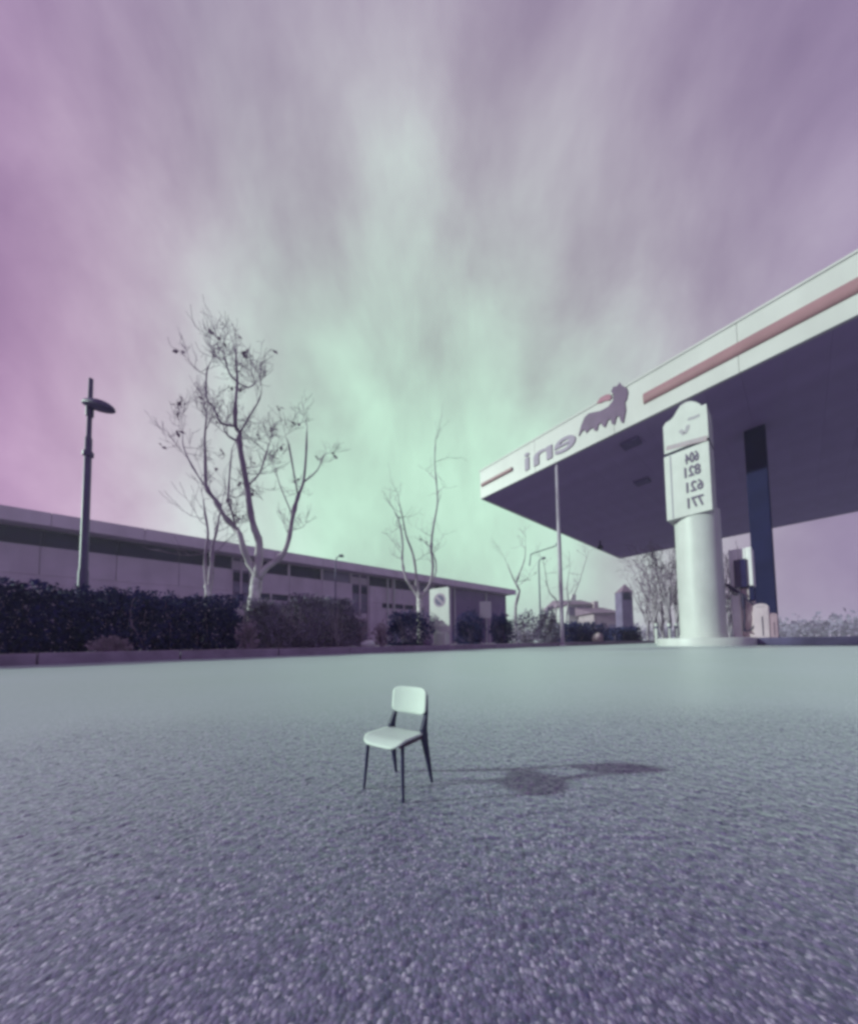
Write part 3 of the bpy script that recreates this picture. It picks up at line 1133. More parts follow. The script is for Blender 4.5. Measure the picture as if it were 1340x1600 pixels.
# ------------------------------------------------------------------ no-parking board
def no_parking():
    v = KV + .5
    c = at_v(686, 955, v)
    sc = c.y / F
    zb, zt = at_v(686, 990, v).z, at_v(686, 919, v).z
    hw = 15.5 * sc * 1.16
    A = (Vector((1, 0, 0)), Vector((0, 1, 0)), Vector((0, 0, 1)))
    rz = math.radians(-35)
    ax = Vector((math.cos(rz), math.sin(rz), 0)); an = Vector((math.sin(rz), -math.cos(rz), 0)); az = Vector((0, 0, 1))
    t = thing('no_parking_sign', (c.x, c.y, KH), 'white upright board with round no-parking symbol on the planted strip', 'sign')
    o = Vector((c.x, c.y, 0))

    def rr(x0, x1, z0, z1, r, n=5):
        P = []
        for cx, cz, a0 in ((x1 - r, z0 + r, -90), (x1 - r, z1 - r, 0), (x0 + r, z1 - r, 90), (x0 + r, z0 + r, 180)):
            for k in range(n + 1):
                a_ = math.radians(a0 + 90 * k / n)
                P.append((cx + r * math.cos(a_), cz + r * math.sin(a_)))
        return P
    MB().prism(rr(-hw, hw, zb, zt, .04), o, ax, az, -an, .035).build('board', M_WHITE2, t)
    cz = at_v(687, 938, v).z
    R = 11 * sc
    ox = .012
    circ = [(ox + R * math.cos(k * math.pi / 24), cz + R * math.sin(k * math.pi / 24)) for k in range(48)]
    d = MB().prism(circ, o + an * .004, ax, az, -an, .003).build('disc', mat('sign_ring', (.34, .25, .35), .5, .06), t)
    # two dark halves either side of the bar
    for sgn in (1, -1):
        poly = []
        R2 = R * .72
        gap = R * .17
        # bar runs from upper left to lower right; halves lie across it
        for k in range(17):
            a_ = math.radians(45 + 90 * sgn - 90 * sgn + (-78 + 156 * k / 16)) if False else math.radians((45 if sgn > 0 else 225) - 76 + 152 * k / 16)
            poly.append((R2 * math.cos(a_), R2 * math.sin(a_)))
        dx, dz = math.cos(math.radians(45)), math.sin(math.radians(45))
        poly2 = []
        for x, z in poly:
            proj = x * dx + z * dz
            if sgn * proj < gap:
                k = gap * sgn - proj
                x += dx * k; z += dz * k
            poly2.append((ox + x, cz + z))
        MB().prism(poly2, o + an * .008, ax, az, -an, .003).build('symbol_half', mat('sign_dark', (.10, .075, .17), .5, .06), d)
    # stone-filled foot and post
    MB().tube([o + Vector((0, .02, KH - .04)) - an * .05, o + Vector((0, .02, zt - .1)) - an * .05], .022, 8).build('post', M_LAMP, t)
    MB().box(o + Vector((.03, 0, (KH - .03 + zb) / 2 + .01)) - an * .02, (hw * .62, .09, (zb - KH + .05) / 2), (ax, an, az)).build('foot', M_WHITE2, t, bevel=.02)


no_parking()

# ------------------------------------------------------------------ filling-station canopy
SOF = 6.05
FH = 1.15
c0 = at_z(750.5, 779.7, SOF)
cf = at_z(978, 871, SOF)
CU0, CV1 = c0.dot(U), c0.dot(V)
CU1 = cf.dot(U)
CV0 = CV1 - 17.5


def fascia_pt(px, py):
    d = ray(px, py)
    return O + d * (CU0 / d.dot(U))


def canopy():
    t = thing('station_canopy', uv((CU0 + CU1) / 2, (CV0 + CV1) / 2, 0), 'large flat filling-station canopy with white fascia and dark plum underside', 'canopy')
    roof = MB().ubox(CU0 + .12, CU1 - .12, CV0 + .12, CV1 - .12, SOF + .06, SOF + FH - .08).build('roof_deck', M_ROOF, t)
    # soffit strips run across the short way
    wv = .60
    n = int((CV1 - CV0 - .2) / wv)
    w = (CV1 - CV0 - .2) / n
    proto = None
    for k in range(n):
        v0 = CV0 + .1 + k * w
        if proto is None:
            proto = MB().ubox(CU0 + .1, CU1 - .1, -w / 2 + .0015, w / 2 - .0015, SOF + .012, SOF + .055)
            base_o = proto.build('soffit_strip', M_SOFFIT)
            o = base_o
        else:
            o = base_o.copy(); col.objects.link(o)
        o.location = V * (v0 + w / 2)
        attach_late.append((o, t))
    # fascias on four sides, panel by panel on the long front
    pl = 2.5
    npan = int(math.ceil((CV1 - CV0) / pl))
    for k in range(npan):
        b = CV1 - k * pl; a = max(CV0, b - pl)
        MB().ubox(CU0, CU0 + .10, a + .003, b - .003, SOF, SOF + FH).build('fascia_panel', M_FASCIA, t, bevel=.006)
    MB().ubox(CU0 - .025, CU0 + .10, CV0, CV1 + .02, SOF + FH + .002, SOF + FH + .05).build('coping', M_FASCIA, t)
    MB().ubox(CU0 + .103, CU1, CV1 - .10, CV1, SOF, SOF + FH).build('fascia_panel', M_FASCIA, t)
    MB().ubox(CU1 - .10, CU1, CV0 + .103, CV1 - .103, SOF, SOF + FH).build('fascia_panel', M_FASCIA, t)
    MB().ubox(CU0 + .103, CU1 - .103, CV0, CV0 + .10, SOF, SOF + FH).build('fascia_panel', M_FASCIA, t)
    # half-round coloured moulding, broken where the lettering stands
    def mould(va, vb, z, h):
        prof = [(.0, -h / 2)] + [(.075 * math.cos(math.radians(a)), h / 2 * math.sin(math.radians(a))) for a in range(-80, 81, 16)] + [(0, h / 2)]
        mb = MB()
        mb.prism([(-x, y) for x, y in prof], V * va + U * (CU0 - .002) + Vector((0, 0, z)), U, Vector((0, 0, 1)), V, vb - va)
        mb.build('moulding', M_STRIPE, t, smooth=True)
    s0 = fascia_pt(1005, 616).dot(V)
    s1 = fascia_pt(800, 728).dot(V)
    mould(CV0 + .05, s0, SOF + FH * .47, .30)
    mould(s1, CV1 - .10, SOF + FH * .47, .16)
    return t


CAN = canopy()


# letters and emblem on the fascia, as the photograph shows them (mirrored)
def on_fascia(poly_px):
    """photo outline -> (v, z) on the fascia plane"""
    out = []
    for x, y in poly_px:
        q = fascia_pt(x, y)
        out.append((q.dot(V), q.z))
    return out


def fascia_shape(name, poly, m, parent, depth=.03):
    mb = MB()
    mb.prism(poly, U * (CU0 - .004 - depth), V, Vector((0, 0, 1)), U, depth)
    return mb.build(name, m, parent)


ZF = (680, 440, .403)
sg = thing('fascia_lettering', uv(CU0 - .02, fascia_pt(860, 695).dot(V), SOF + .2), 'grey raised letters mirrored on the white canopy fascia next to the emblem', 'lettering')


def text_mesh(s_, size, m, name, o, ax, ay, an, parent, depth=.02, flip=True, bold=0.0):
    cu = bpy.data.curves.new(name, 'FONT')
    cu.body = s_
    cu.size = size
    cu.extrude = depth / 2
    cu.offset = bold
    ob = bpy.data.objects.new('tmp_text', cu)
    col.objects.link(ob)
    dg = bpy.context.evaluated_depsgraph_get()
    me = bpy.data.meshes.new_from_object(ob.evaluated_get(dg))
    bpy.data.objects.remove(ob)
    xs = [v.co.x for v in me.vertices]
    w = max(xs) - min(xs); x0 = min(xs)
    for v in me.vertices:
        x = v.co.x - x0
        if flip:
            x = w - x
        v.co = Vector(o) + ax * x + ay * v.co.y + an * v.co.z
    if flip:
        me.flip_normals()
    me.materials.clear()
    me.materials.append(m)
    me.name = name
    ob = bpy.data.objects.new(name, me)
    col.objects.link(ob)
    if parent:
        attach(ob, parent)
    return ob, w


def letter(ch, px_l, px_r, size, zbase):
    a = fascia_pt(px_l, 690).dot(V); b = fascia_pt(px_r, 690).dot(V)
    ob, w = text_mesh(ch, size, M_LETTER, 'letter', U * (CU0 - .02) + Vector((0, 0, zbase)), -V, Vector((0, 0, 1)), -U, None, .03, True, .012)
    k = abs(b - a) / w
    for v in ob.data.vertices:
        d_ = (v.co.dot(-V))
        v.co += -V * (d_ * (k - 1)) + (V * 0)
    d0 = min(v.co.dot(-V) for v in ob.data.vertices)
    for v in ob.data.vertices:
        v.co += -V * (-a - d0)
    attach(ob, sg)


letter('i', 819, 826, .95, SOF + .22)
letter('n', 833, 862, .95, SOF + .22)
letter('e', 866, 899, .95, SOF + .22)

em = thing('fascia_emblem', uv(CU0 - .02, fascia_pt(945, 650).dot(V), SOF + .2), 'plum animal-shaped emblem with ragged legs and pinkish flame on the fascia', 'emblem')


def zf(pts):
    return [(ZF[0] + x * ZF[2], ZF[1] + y * ZF[2]) for x, y in pts]


body = zf([(556, 600), (566, 560), (580, 527), (596, 512), (640, 503), (672, 486), (690, 462), (692, 440), (682, 428), (690, 410), (705, 407), (716, 392), (724, 404), (740, 412), (746, 430),
           (742, 455), (734, 470), (738, 500), (728, 550), (720, 545), (712, 520), (702, 526), (694, 556), (684, 552), (680, 532), (668, 540), (658, 566), (648, 560), (644, 548), (632, 556), (626, 580), (616, 578), (612, 566), (596, 576), (586, 588), (578, 574), (568, 582)])
fascia_shape('animal', on_fascia(body), M_DOG, em)
flame = zf([(626, 474), (640, 452), (662, 440), (678, 438), (684, 450), (676, 462), (656, 464), (640, 472)])
fascia_shape('flame', on_fascia(flame), M_DOGRED, em)


# soffit fittings
def downlight(px, py, label):
    q = at_z(px, py, SOF)
    t = thing('soffit_light', (q.x, q.y, SOF), label, 'downlight', None)
    MB().box((q.x, q.y, SOF - .025), (.22, .22, .04), (U, V, Vector((0, 0, 1)))).build('frame', M_SOFFITD, t, bevel=.01)
    MB().box((q.x, q.y, SOF - .068), (.17, .17, .006), (U, V, Vector((0, 0, 1)))).build('lens', M_SOFFITD, t)
    return t


downlight(985, 692, 'square dark light fitting under the canopy, near the emblem')
downlight(1003, 752, 'square dark light fitting under the canopy beside the price panel')
q = at_z(937, 846, SOF)
t = thing('hanging_lamp', (q.x, q.y, SOF - .5), 'small dark lamp hanging from the far edge of the canopy', 'lamp')
MB().tube([(q.x, q.y, SOF + .03), (q.x, q.y, SOF - .22)], .04, 8).build('rod', M_COLDARK, t)
MB().lathe((q.x, q.y, 0), [(.16, SOF - .45), (.17, SOF - .40), (.10, SOF - .24), (.05, SOF - .20)], 16).build('shade', M_COLDARK, t, smooth=True)

# canopy columns
def column(label, px0, px1, depth, m):
    a = at_y(px0, 920, depth); b = at_y(px1, 920, depth)
    c = (a + b) / 2
    hw = (b - a).length / 2
    t = thing('canopy_column', (c.x, c.y, 0), label, 'column')
    MB().box((c.x, c.y, (SOF + .02) / 2 + .05), (hw * .74, hw * .74, (SOF + .02) / 2 - .05), (U, V, Vector((0, 0, 1)))).build('shaft', m, t, bevel=.03)
    MB().box((c.x, c.y, .10), (hw * .82, hw * .82, .10), (U, V, Vector((0, 0, 1)))).build('base', M_ISLAND, t, bevel=.02)
    return t


column('thick dark column carrying the canopy behind the fuel pump', 1179, 1210, 8.4, M_COLDARK)


# ------------------------------------------------------------------ price totem
def totem():
    y = at_z(1092, 1010, 0).y + .75
    cb = at_y(1096, 960, y)
    c = Vector((cb.x, cb.y, 0))
    s_ = y / F
    t = thing('price_totem', c, 'tall white price totem on a round column in front of the canopy', 'price sign')
    zp = at_y(1095, 996.5, y - .75).z
    R = 59 * (y - .2) / F
    MB().lathe(c, [(R, 0), (R, zp * .75), (R * .985, zp * .95), (R * .96, zp)], 64).build('plinth', M_WHITE, t, smooth=True)
    rc = 27.5 * s_
    # the panels stand along V (their face looks along -U)
    half_t = .30
    fu = c.dot(U) - rc - .03

    def fp(px, py, u=fu):
        d = ray(px, py)
        q = O + d * (u / d.dot(U))
        return q.dot(V), q.z
    Zu = Vector((0, 0, 1))
    va, za = fp(1045, 811); vb, zb = fp(1111, 799)
    _, zt = fp(1106, 693); _, zt2 = fp(1041, 708)
    z0, z1 = (za + zb) / 2, (zt + zt2) / 2
    va, _ = fp(1039, 760); vb, _ = fp(1110, 740)
    MB().lathe(c, [(rc * 1.04, zp), (rc * 1.04, zp + .06), (rc, zp + .07), (rc, z0 + .10)], 56).build('shaft', M_WHITE, t, smooth=True)

    def slab(name, poly, m, u0, u1, bev=0.0, parent=None):
        return MB().prism(poly, U * u0, V, Zu, U, u1 - u0).build(name, m, parent or t, bevel=bev)
    pp = slab('price_panel', [(va, z0), (vb, z0), (vb, z1), (va, z1)], M_WHITE2, fu, fu + 2 * half_t, .015)
    seam = va + (vb - va) * .15
    MB().prism([(seam - .012, z0 + .02), (seam + .012, z0 + .02), (seam + .012, z1 - .02), (seam - .012, z1 - .02)], U * (fu - .004), V, Zu, U, .003).build('seam', mat('seam_grey', (.30, .27, .33), .5, .05), pp)
    slab('joint', [(va - .02 * (1 if va > vb else -1), z1 + .004), (vb, z1 + .004), (vb, z1 + .05), (va, z1 + .05)], M_COLDARK, fu + .03, fu + 2 * half_t - .03)
    # head with stepped dome
    hd = [fp(1041, 703), fp(1035.5, 668)]
    P = [(1035.5, 668), (1040, 661), (1047, 657), (1052, 652), (1057, 643), (1063, 634), (1071, 629), (1079, 627), (1087, 628.5), (1092, 631), (1096, 634.5), (1103, 631), (1105, 646)]
    poly = [fp(*q) for q in P]
    vL = fp(1037, 690)[0]; vR = fp(1105.5, 660)[0]
    zb_ = z1 + .054
    poly = [(vL, zb_)] + [(min(max(a, min(vL, vR)), max(vL, vR)), b) for a, b in poly] + [(vR, zb_)]
    head = slab('head', poly, M_WHITE2, fu - .02, fu + 2 * half_t + .02)
    grey = mat('mark_grey', (.40, .36, .41), .5, .05)
    dark = mat('digit_grey', (.135, .10, .17), .5, .1)

    def mark(name, pts, parent, m, w=.04):
        q = [fp(*k, u=fu - .03) for k in pts]
        mb = MB()
        for (a, b), (c_, d_) in zip(q[:-1], q[1:]):
            L = math.hypot(c_ - a, d_ - b)
            nx, ny = -(d_ - b) / L * w / 2, (c_ - a) / L * w / 2
            mb.prism([(a + nx, b + ny), (c_ + nx, d_ + ny), (c_ - nx, d_ - ny), (a - nx, b - ny)], U * (fu - .027), V, Zu, U, .004)
        mb.build(name, m, parent)
    mark('emblem_stroke', [(1062, 672), (1068, 678), (1073, 671), (1074, 664)], head, grey, .07)
    mark('emblem_stroke', [(1074, 655), (1084, 652), (1092, 648)], head, grey, .06)
    bandm = mat('band_tan', (.42, .33, .37), .5, .08)
    MB().prism([fp(1040, 704, fu - .03), fp(1041, 697, fu - .03), fp(1104, 680, fu - .03), fp(1104, 688, fu - .03)], U * (fu - .026), V, Zu, U, .004).build('caption_band', bandm, head)
    # blurred caption strokes on the band
    for k in range(8):
        x = 1048 + k * 6.6
        yb = 701 - (x - 1040) * .262
        mark('caption_stroke', [(x, yb - 1.0), (x + 3.0, yb - 2.6)], head, grey, .045)
    # four rows of price figures; mirrored like all lettering here
    for txt, px0, px1, yb in (('604', 1070, 1091, 722.5), ('821', 1069, 1094, 744), ('621', 1072, 1098, 768), ('771', 1074, 1099, 793)):
        (a, zb2), (b, zb3) = fp(px0, yb, fu - .01), fp(px1, yb - (px1 - px0) * .22, fu - .01)
        hgt = .245
        ob, w = text_mesh(txt, hgt * 1.35, dark, 'price_figures', U * (fu - .012) + V * a + Zu * min(zb2, zb3), (V if b > a else -V), Zu, -U, None, .012, True, .006)
        k = abs(b - a) / w
        ax = V if b > a else -V
        s0 = (V * a).dot(ax)
        for v in ob.data.vertices:
            d_ = v.co.dot(ax) - s0
            v.co += ax * (d_ * (k - 1))
        attach(ob, pp)
    # brackets behind
    for z in (z0 + .25, z1 - .25):
        MB().box((c.x, c.y, z) + Vector((0, 0, 0)) if False else (c.x + U.x * .1, c.y + U.y * .1, z), (.18, .30, .05), (U, V, Zu)).build('bracket', M_LAMP, t)
    # column top closes inside the panel
    return t


totem()


# ------------------------------------------------------------------ pump island
def pump_island():
    a = at_z(1152, 1009, 0)
    y0 = a.y + .05
    # island kerb
    c0_ = a + Vector((.06, .30, 0))
    t = thing('pump_island', uv(c0_.dot(U) + 1.0, c0_.dot(V) - 3, 0), 'low dark kerbed island under the fuel pump', 'island')
    u0 = c0_.dot(U)
    isl = MB().ubox(u0, u0 + 1.3, c0_.dot(V) - 7, c0_.dot(V) + .02, 0, .165).build('slab', M_ISLAND, t, bevel=.03)
    return c0_


ISL = pump_island()


PU = ISL.dot(U) + .32           # the pump's face looks along -U like the totem's


def on_u(px, py, u=PU):
    d = ray(px, py)
    return O + d * (u / d.dot(U))


def slab_u(name, px0, px1, z0, z1, u0, u1, m, parent, bevel=.0, py=930):
    va, vb = on_u(px0, py, u0).dot(V), on_u(px1, py, u0).dot(V)
    return MB().ubox(u0, u1, min(va, vb), max(va, vb), z0, z1).build(name, m, parent, bevel=bevel)




def pump():
    zi = .165

    def Zp(py, px=1160):
        return on_u(px, py).z
    zt = Zp(856)
    c = on_u(1160, 990, PU + .25)
    t = thing('fuel_pump', (c.x, c.y, zi), 'white fuel pump with tall dark display and hanging hoses on the island', 'fuel pump')
    zd0, zd1 = Zp(918), Zp(874)
    zr = Zp(915, 1174)
    slab_u('pillar', 1141, 1156, zi - .01, zt, PU, PU + .5, M_PUMPW, t, .02)
    slab_u('pillar', 1168.5, 1178, zr, zt, PU, PU + .5, M_PUMPW, t, .02)
    slab_u('top_panel', 1156.3, 1168.2, zd1 + .01, zt - .01, PU + .01, PU + .49, M_PUMPW, t, .01)
    slab_u('display', 1148.5, 1168.3, zd0, zd1, PU - .05, PU + .47, M_SCREEN, t, .012)
    slab_u('cabinet', 1156.3, 1177, zi - .01, zd0 - .01, PU + .06, PU + .46, M_PUMPP, t, .02)

    def nozzle(px, py, px2, py2):
        p0 = on_u(px, py, PU - .10); p1 = on_u(px2, py2, PU - .06)
        nz_ = MB()
        nz_.tube([p0, p0.lerp(p1, .35), p1], [.020, .036, .030], 10)
        nz_.tube([p0.lerp(p1, .4) + Vector((0, 0, -.01)), p0.lerp(p1, .55) + Vector((.0, 0, -.11)), p0.lerp(p1, .85) + Vector((0, 0, -.07))], .012, 6)
        return nz_.build('nozzle', M_HOSE, t, smooth=True)
    nozzle(1133, 913, 1155, 927)
    nozzle(1160, 930, 1162, 952)

    def hose(pts, dy):
        w = [on_u(x, y, PU - dy) for x, y in pts]
        MB().tube(smooth_line(w, 5), .018, 8).build('hose', M_HOSE, t, smooth='all')
    hose([(1154, 926), (1162, 930), (1168, 938), (1176, 944), (1182, 956), (1181, 972), (1174, 983), (1166, 986), (1160, 984)], .10)
    hose([(1162, 952), (1163, 965), (1162, 978), (1164, 985)], .06)
    slab_u('holster', 1170, 1179, Zp(940), Zp(918), PU - .06, PU + .10, M_COLDARK, t, .02)
    return t


pump()


def bin_(label, px0, px1, ytop, du, m, depth=.45):
    u0 = PU + du
    va, vb = on_u(px0, 970, u0).dot(V), on_u(px1, 970, u0).dot(V)
    zt = on_u((px0 + px1) / 2, ytop, u0).z
    cv, hw = (va + vb) / 2, abs(vb - va) / 2
    zi = .16
    b = uv(u0 + depth / 2, cv, zi)
    t = thing('service_cabinet', b, label, 'cabinet')
    P = [(cv - hw, zi)] + [(cv + hw * math.cos(math.radians(x)), zt - hw * .62 + hw * .62 * math.sin(math.radians(x))) for x in range(180, -1, -15)] + [(cv + hw, zi)]
    Zu = Vector((0, 0, 1))
    MB().prism(P, U * u0, V, Zu, U, depth).build('shell', m, t, smooth=True)
    MB().ubox(u0 - .008, u0 + .01, cv - hw * .22, cv - hw * .10, zi + .04, zi + (zt - zi) * .62).build('door_gap', M_COLDARK, t)
    MB().ubox(u0 - .008, u0 + .01, cv - hw * .6, cv + hw * .6, zt - hw * .66, zt - hw * .62).build('lid_gap', M_COLDARK, t)
    return t


bin_('round-topped pale cabinet on the island beside the fuel pump', 1177, 1201, 943, -.12, M_PUMPP)
bin_('smaller pinkish round-topped cabinet at the foot of the dark column', 1201.5, 1214, 958, -.10, mat('bin_pink', (.40, .26, .33), .5, .08, 3.0), .35)


# ------------------------------------------------------------------ far houses, tower and tree belt
def house(label, px0, px1, y_eave, y_ridge, depth, wall, roofm, ybase=1000, wins=3):
    a = at_y(px0, 980, depth); b = at_y(px1, 980, depth)
    ze, zr = at_y((px0 + px1) / 2, y_eave, depth).z, at_y((px0 + px1) / 2, y_ridge, depth).z
    cx, hw = (a.x + b.x) / 2, (b.x - a.x) / 2
    D = depth
    t = thing('house', (cx, D + 4, 0), label, 'house')
    MB().box((cx, D + 4, ze / 2), (hw, 4, ze / 2)).build('wall', wall, t)
    X, Y, Z = Vector((1, 0, 0)), Vector((0, 1, 0)), Vector((0, 0, 1))
    rf = MB()
    rf.prism([(-.5, ze - .08), (8.5, ze - .08), (4, zr)], (cx - hw - .4, D, 0), Y, Z, X, 2 * hw + .8)
    r_o = rf.build('roof', roofm, t)
    MB().box((cx + hw * .45, D + 3.6, zr + .1), (.3, .3, .7)).build('chimney', wall, r_o)
    for k in range(wins):
        for fl in range(2 if ze > 4.5 else 1):
            x = cx - hw + (k + .5) * 2 * hw / wins
            z = 1.5 + fl * 2.7
            w_ = MB().box((x, D - .02, z), (.45, .05, .62)).build('window', M_GLASSL, t)
            MB().box((x, D - .085, z - .70), (.58, .11, .05)).build('sill', wall, w_)
    return t


house('white far house with a low tiled roof beyond the pale pole', 888, 927, 944, 932, 42, M_WHITE, M_TILE)
house('pinkish far house with brown roof beside the small tower', 928, 966, 957, 944, 38, M_HOUSEP, M_TILE, wins=2)
house('small reddish house with dark roof behind the round shrubs', 765, 790, 962, 948, 40, M_DOGRED, M_TILE, wins=2)


def tower():
    D = 30
    a = at_y(972, 960, D); b = at_y(989, 960, D)
    cx, hw = (a.x + b.x) / 2, (b.x - a.x) / 2
    z1 = at_y(980, 925, D).z; zt = at_y(982, 914, D).z
    t = thing('tower', (cx, D + hw, 0), 'narrow grey tower with pointed cap and one dark opening', 'tower')
    MB().box((cx, D + hw, z1 / 2), (hw, hw, z1 / 2)).build('shaft', M_TOWER, t)
    cap = MB().add([(cx - hw * 1.1, D - .06, z1), (cx + hw * 1.1, D - .06, z1), (cx + hw * 1.1, D + 2.1 * hw, z1), (cx - hw * 1.1, D + 2.1 * hw, z1), (cx + hw * .3, D + hw, zt + .2)],
                   [(3, 2, 1, 0), (0, 1, 4), (1, 2, 4), (2, 3, 4), (3, 0, 4)])
    cap.build('cap', M_TILE, t)
    zo0, zo1 = at_y(980, 937, D).z, at_y(980, 925, D).z - .05
    MB().prism([(-hw * .7, zo0), (hw * .7, zo0), (hw * .7, zo1 - .2), (hw * .4, zo1), (-hw * .4, zo1), (-hw * .7, zo1 - .2)], (cx, D - .03, 0), Vector((1, 0, 0)), Vector((0, 0, 1)), Vector((0, 1, 0)), .05).build('opening', M_COLDARK, t)


tower()
# darker planting on the far side of the forecourt
def far_hedge(label, px0, px1, ytop, v, m, seed, n=5000, size=.09, thick=1.0):
    u0, u1 = U_at(px0, v), U_at(px1, v)
    z1 = at_v((px0 + px1) / 2, ytop, v).z
    hedge('dark_hedge', label, 'hedge', u0, u1, v, v + thick, z1, n, size, m, seed, rough=.14, top_noise=.15, stems=24)


far_hedge('flat-topped dark hedge in front of the white far house', 885, 951, 974, KV + 1.0, M_LEAFD, 61, 6500, .075)
far_hedge('low dark hedge at the foot of the small tower', 968, 1004, 981, KV + 1.2, M_LEAFD, 62, 5000, .10)
p = at_v(934, 1001, KV + .55)
rock('rock', 'pinkish rounded boulder at the foot of the flat-topped hedge', (p.x, p.y, KH - .02), (.26, .22, .22), mat('rock_pink', (.42, .31, .36), .85, .15, 6, bump=.4), 9)

# belt of bare trees beside the totem
for k, (px, top, dd) in enumerate([(1012, 905, 21), (1024, 880, 17), (1036, 868, 19), (1047, 860, 16), (1058, 870, 18), (1128, 872, 17), (1140, 880, 20)]):
    rr = random.Random(80 + k)
    b = at_y(px, 1003, dd); b.z = 0
    h = at_y(px, top, dd).z
    lb = []
    for j in range(6):
        pts = [Vector((b.x + rr.gauss(0, .05), b.y + rr.gauss(0, .05), h * .10 * j * .5 + .3))]
        dx, dy = rr.gauss(0, .16), rr.gauss(0, .16)
        for i in range(5):
            q = pts[-1]
            pts.append(Vector((q.x + dx + rr.gauss(0, .05), q.y + dy + rr.gauss(0, .05), q.z + (h - pts[0].z) / 5.5)))
        lb.append((pts, .05, .010))
    lab = ['bare brown tree between the tower and the other saplings', 'thin bare brown tree second from the tower', 'bare brown tree third from the tower',
           'tallest bare brown tree left of the totem shaft', 'bare brown tree closest to the totem shaft', 'bare tree seen between the totem shaft and fuel pump', 'bare tree close behind the pump display'][k]
    bare_tree('bare_tree', lab.replace('left of', 'next to'), b, [([b, Vector((b.x, b.y, h * .3)), Vector((b.x + rr.gauss(0, .1), b.y, h * .6))], .07, .04)], lb, .55, 90 + k, .004, None,
              twig_len=.7, twig_r=.012, mtrunk=M_TWIGP, leafp=.25, lvl=1, minr=.008, group='belt of bare trees behind the totem')
# white bollards near the totem
for k, (px, lab) in enumerate([(1046, 'white bollard beside the totem plinth, next to the bare trees'), (1057, 'white bollard standing nearest to the totem shaft'), (1026, 'white bollard standing alone before the bare trees')]):
    q = at_y(px, 1000, 10.5)
    t = thing('bollard', (q.x, q.y, 0), lab, 'bollard', 'white bollards by the totem')
    h = at_y(px, 974, 10.5).z
    MB().lathe((q.x, q.y, 0), [(.055, 0), (.055, h * .93), (.04, h)], 16).build('post', M_WHITE, t, smooth=True)
    MB().lathe((q.x, q.y, 0), [(.057, h * .75), (.057, h * .85)], 16).build('band', M_LAMP, t, smooth=True)


# distant line of trees closing the horizon
def far_wood():
    r = np.random.default_rng(77)
    P = []
    for ang in np.linspace(-80, 88, 190):
        a = math.radians(ang)
        d = 150 + r.uniform(-15, 15)
        x, y = d * math.sin(a), d * math.cos(a)
        h = r.uniform(3.0, 6.5)
        n = 90
        q = r.normal(size=(n, 3)) * np.array([2.4, 2.4, h * .26]) + np.array([x, y, h * .5])
        q[:, 2] = np.maximum(q[:, 2], .3)
        P.append(q)
    P = np.concatenate(P)
    v, f = leaf_cloud(P, 1.5, 3)
    o = np_mesh('distant_wood', v, f, M_LEAFM)
    o['label'] = 'distant line of low trees along the horizon'
    o['category'] = 'wood'
    o['kind'] = 'stuff'


far_wood()


def haze():
    mb = MB().box((0, 0, 4.1), (440, 440, 5.1))
    o = mb.build('haze', None)
    m = bpy.data.materials.new('haze')
    m.use_nodes = True
    n, l = m.node_tree.nodes, m.node_tree.links
    n.clear()
    pv = N(n, 'ShaderNodeVolumePrincipled')
    pv.inputs['Color'].default_value = (0.96, 0.88, 1.0, 1)
    pv.inputs['Density'].default_value = 0.0026
    pv.inputs['Anisotropy'].default_value = 0.1
    mo = N(n, 'ShaderNodeOutputMaterial')
    l.new(pv.outputs[0], mo.inputs['Volume'])
    o.data.materials.append(m)
    o['kind'] = 'stuff'
    o['label'] = 'pale haze in the air over the whole station'
    o['category'] = 'haze'
    scn.cycles.volume_bounces = 1


haze()


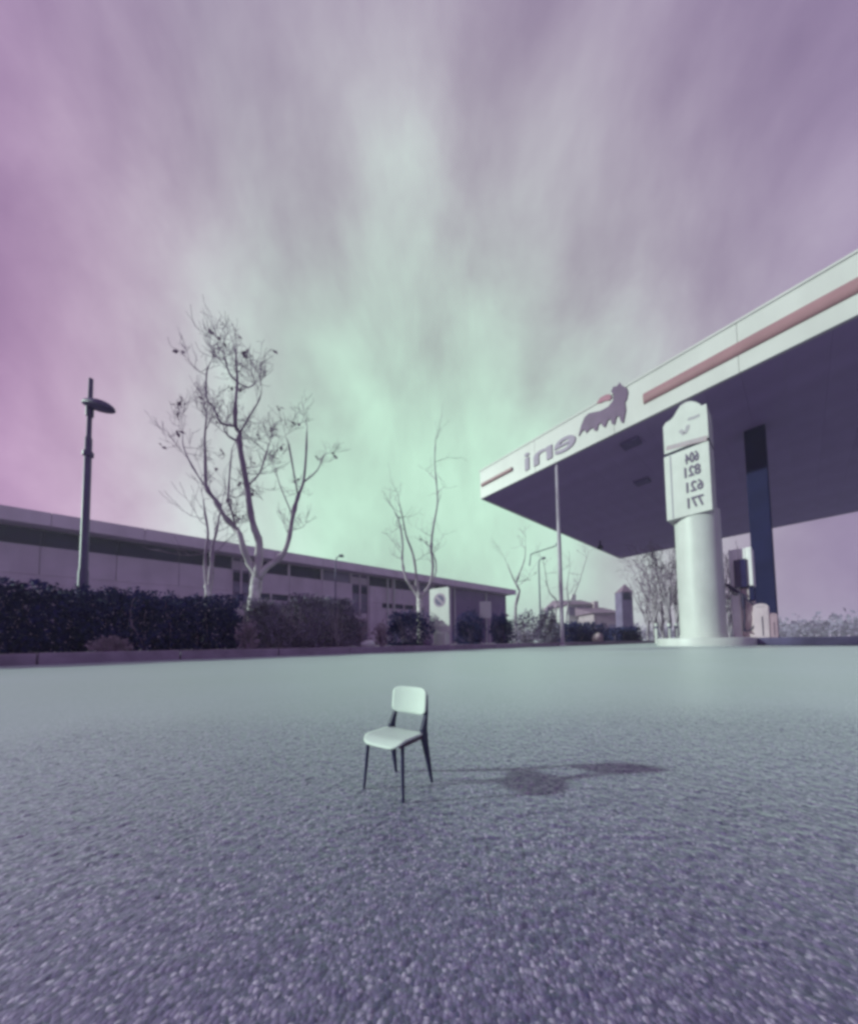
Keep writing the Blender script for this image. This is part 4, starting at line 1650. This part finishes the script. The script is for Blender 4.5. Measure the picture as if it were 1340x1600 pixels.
# ------------------------------------------------------------------ the chair
def chair():
    LF, RF, BR = at_z(568, 1231, 0), at_z(627.5, 1252, 0), at_z(677, 1223, 0)
    BL = LF + BR - RF
    c = (LF + RF + BR + BL) / 4
    fx = ((RF - LF) + (BR - BL)) / 2
    rz = math.atan2(fx.y, fx.x)
    w = fx.length                       # distance between the feet
    k = w / .053
    t = thing('chair', (0, 0, 0), 'small chair with white seat and backrest on dark legs, alone on the asphalt', 'chair')
    z0 = -0.0006
    hx = .0265
    X, Y, Z = Vector((1, 0, 0)), Vector((0, 1, 0)), Vector((0, 0, 1))
    yb = .0265
    SH = .0565
    top = .1035
    for sgn in (-1, 1):
        # rear leg: sheet-steel wedge, widest at the seat
        prof = [(yb + .0008, z0), (yb - .0018, z0), (yb - .0135, SH - .012), (yb - .0165, SH - .004), (yb - .0158, SH + .004), (yb - .0062, .076), (yb - .0034, top - .008),
                (yb - .0012, top - .008), (yb - .0030, .076), (yb - .0062, SH + .004), (yb - .0062, SH - .006), (yb - .0055, SH - .014)]
        bm = MB()
        th = .0042
        poly = [(y * 1.0, z) for y, z in prof]
        xo = sgn * (hx - .0030)
        # splay: foot slightly outwards
        n = len(poly)
        vs = []
        for side in (-1, 1):
            for y, z in poly:
                fl = .0022 - .0052 * z / top
                wdt = th / 2 * (.55 + .45 * min(1, z / SH) if z < SH else .9)
                vs.append((xo + sgn * fl + side * wdt, y, z))
        fs = [tuple(range(n))[::-1], tuple(range(n, 2 * n))] + [(i, (i + 1) % n, n + (i + 1) % n, n + i) for i in range(n)]
        bm.add(vs, fs)
        bm.build('leg', M_NAVY, t, bevel=.0004)
        # front leg: thin tapered tube
        fl = .0012
        MB().tube([(sgn * (hx - .0035), -yb + .004, SH - .0015), (sgn * (hx - .002), -yb + .002, SH * .5), (sgn * hx, -yb, z0)], [.0019, .00175, .0013], 12).build('leg', M_NAVY, t, smooth=True)
        MB().box((sgn * (hx - .0032), -.0055, SH - .0040), (.0011, .0215, .0017)).build('side_rail', M_RAIL, t, bevel=.0003)
    MB().box((0, -yb + .005, SH - .0036), (hx - .005, .0010, .0015)).build('front_rail', M_RAIL, t, bevel=.0003)
    MB().box((0, yb - .0105, SH - .0036), (hx - .005, .0012, .0016)).build('rear_rail', M_RAIL, t, bevel=.0003)

    def shell(name, fn, nu, nv, th, m):
        """thin curved board; fn(u,v)->point, u,v in [-1,1]; rounded corners by squeezing the outline"""
        vs = []
        for j in range(nv + 1):
            for i in range(nu + 1):
                a, b = -1 + 2 * i / nu, -1 + 2 * j / nv
                # round the corners of the board
                ka = 1 - .16 * max(0, abs(b) - .62) ** 2 / .1444
                kb = 1 - .10 * max(0, abs(a) - .62) ** 2 / .1444
                vs.append(fn(a * ka, b * kb))
        mb = MB()
        mb.v = [tuple(p) for p in vs]
        W = nu + 1
        mb.f = [(j * W + i, j * W + i + 1, (j + 1) * W + i + 1, (j + 1) * W + i) for j in range(nv) for i in range(nu)]
        o = mb.build(name, m, t, smooth='all')
        md = o.modifiers.new('thickness', 'SOLIDIFY')
        md.thickness = th; md.offset = 0
        return o

    def seat(a, b):
        y = -.0085 + b * .0245
        z = SH + .0006
        f = max(0, -b - .45) / .55
        z -= .0058 * f * f
        z -= .0012 * (1 - a * a)
        z -= .0008 * (b + 1) / 2
        return Vector((a * .0262, y, z))
    shell('seat', seat, 20, 18, .0018, M_CHAIRW)

    def back(a, b):
        z = .0885 + b * .0150
        y = yb - .0072 + (z - .0735) * .13 + .0030 * (1 - a * a) - .0021
        return Vector((a * .0242, y, z))
    shell('backrest', back, 20, 14, .0018, M_CHAIRW)
    t.location = (c.x, c.y, 0)
    t.rotation_euler = (0, 0, rz)
    t.scale = (1, 1, 1)
    if abs(k - 1) > .02:
        t.scale = (k, k, k)
    return t


chair()

for o, t in attach_late:
    attach(o, t)
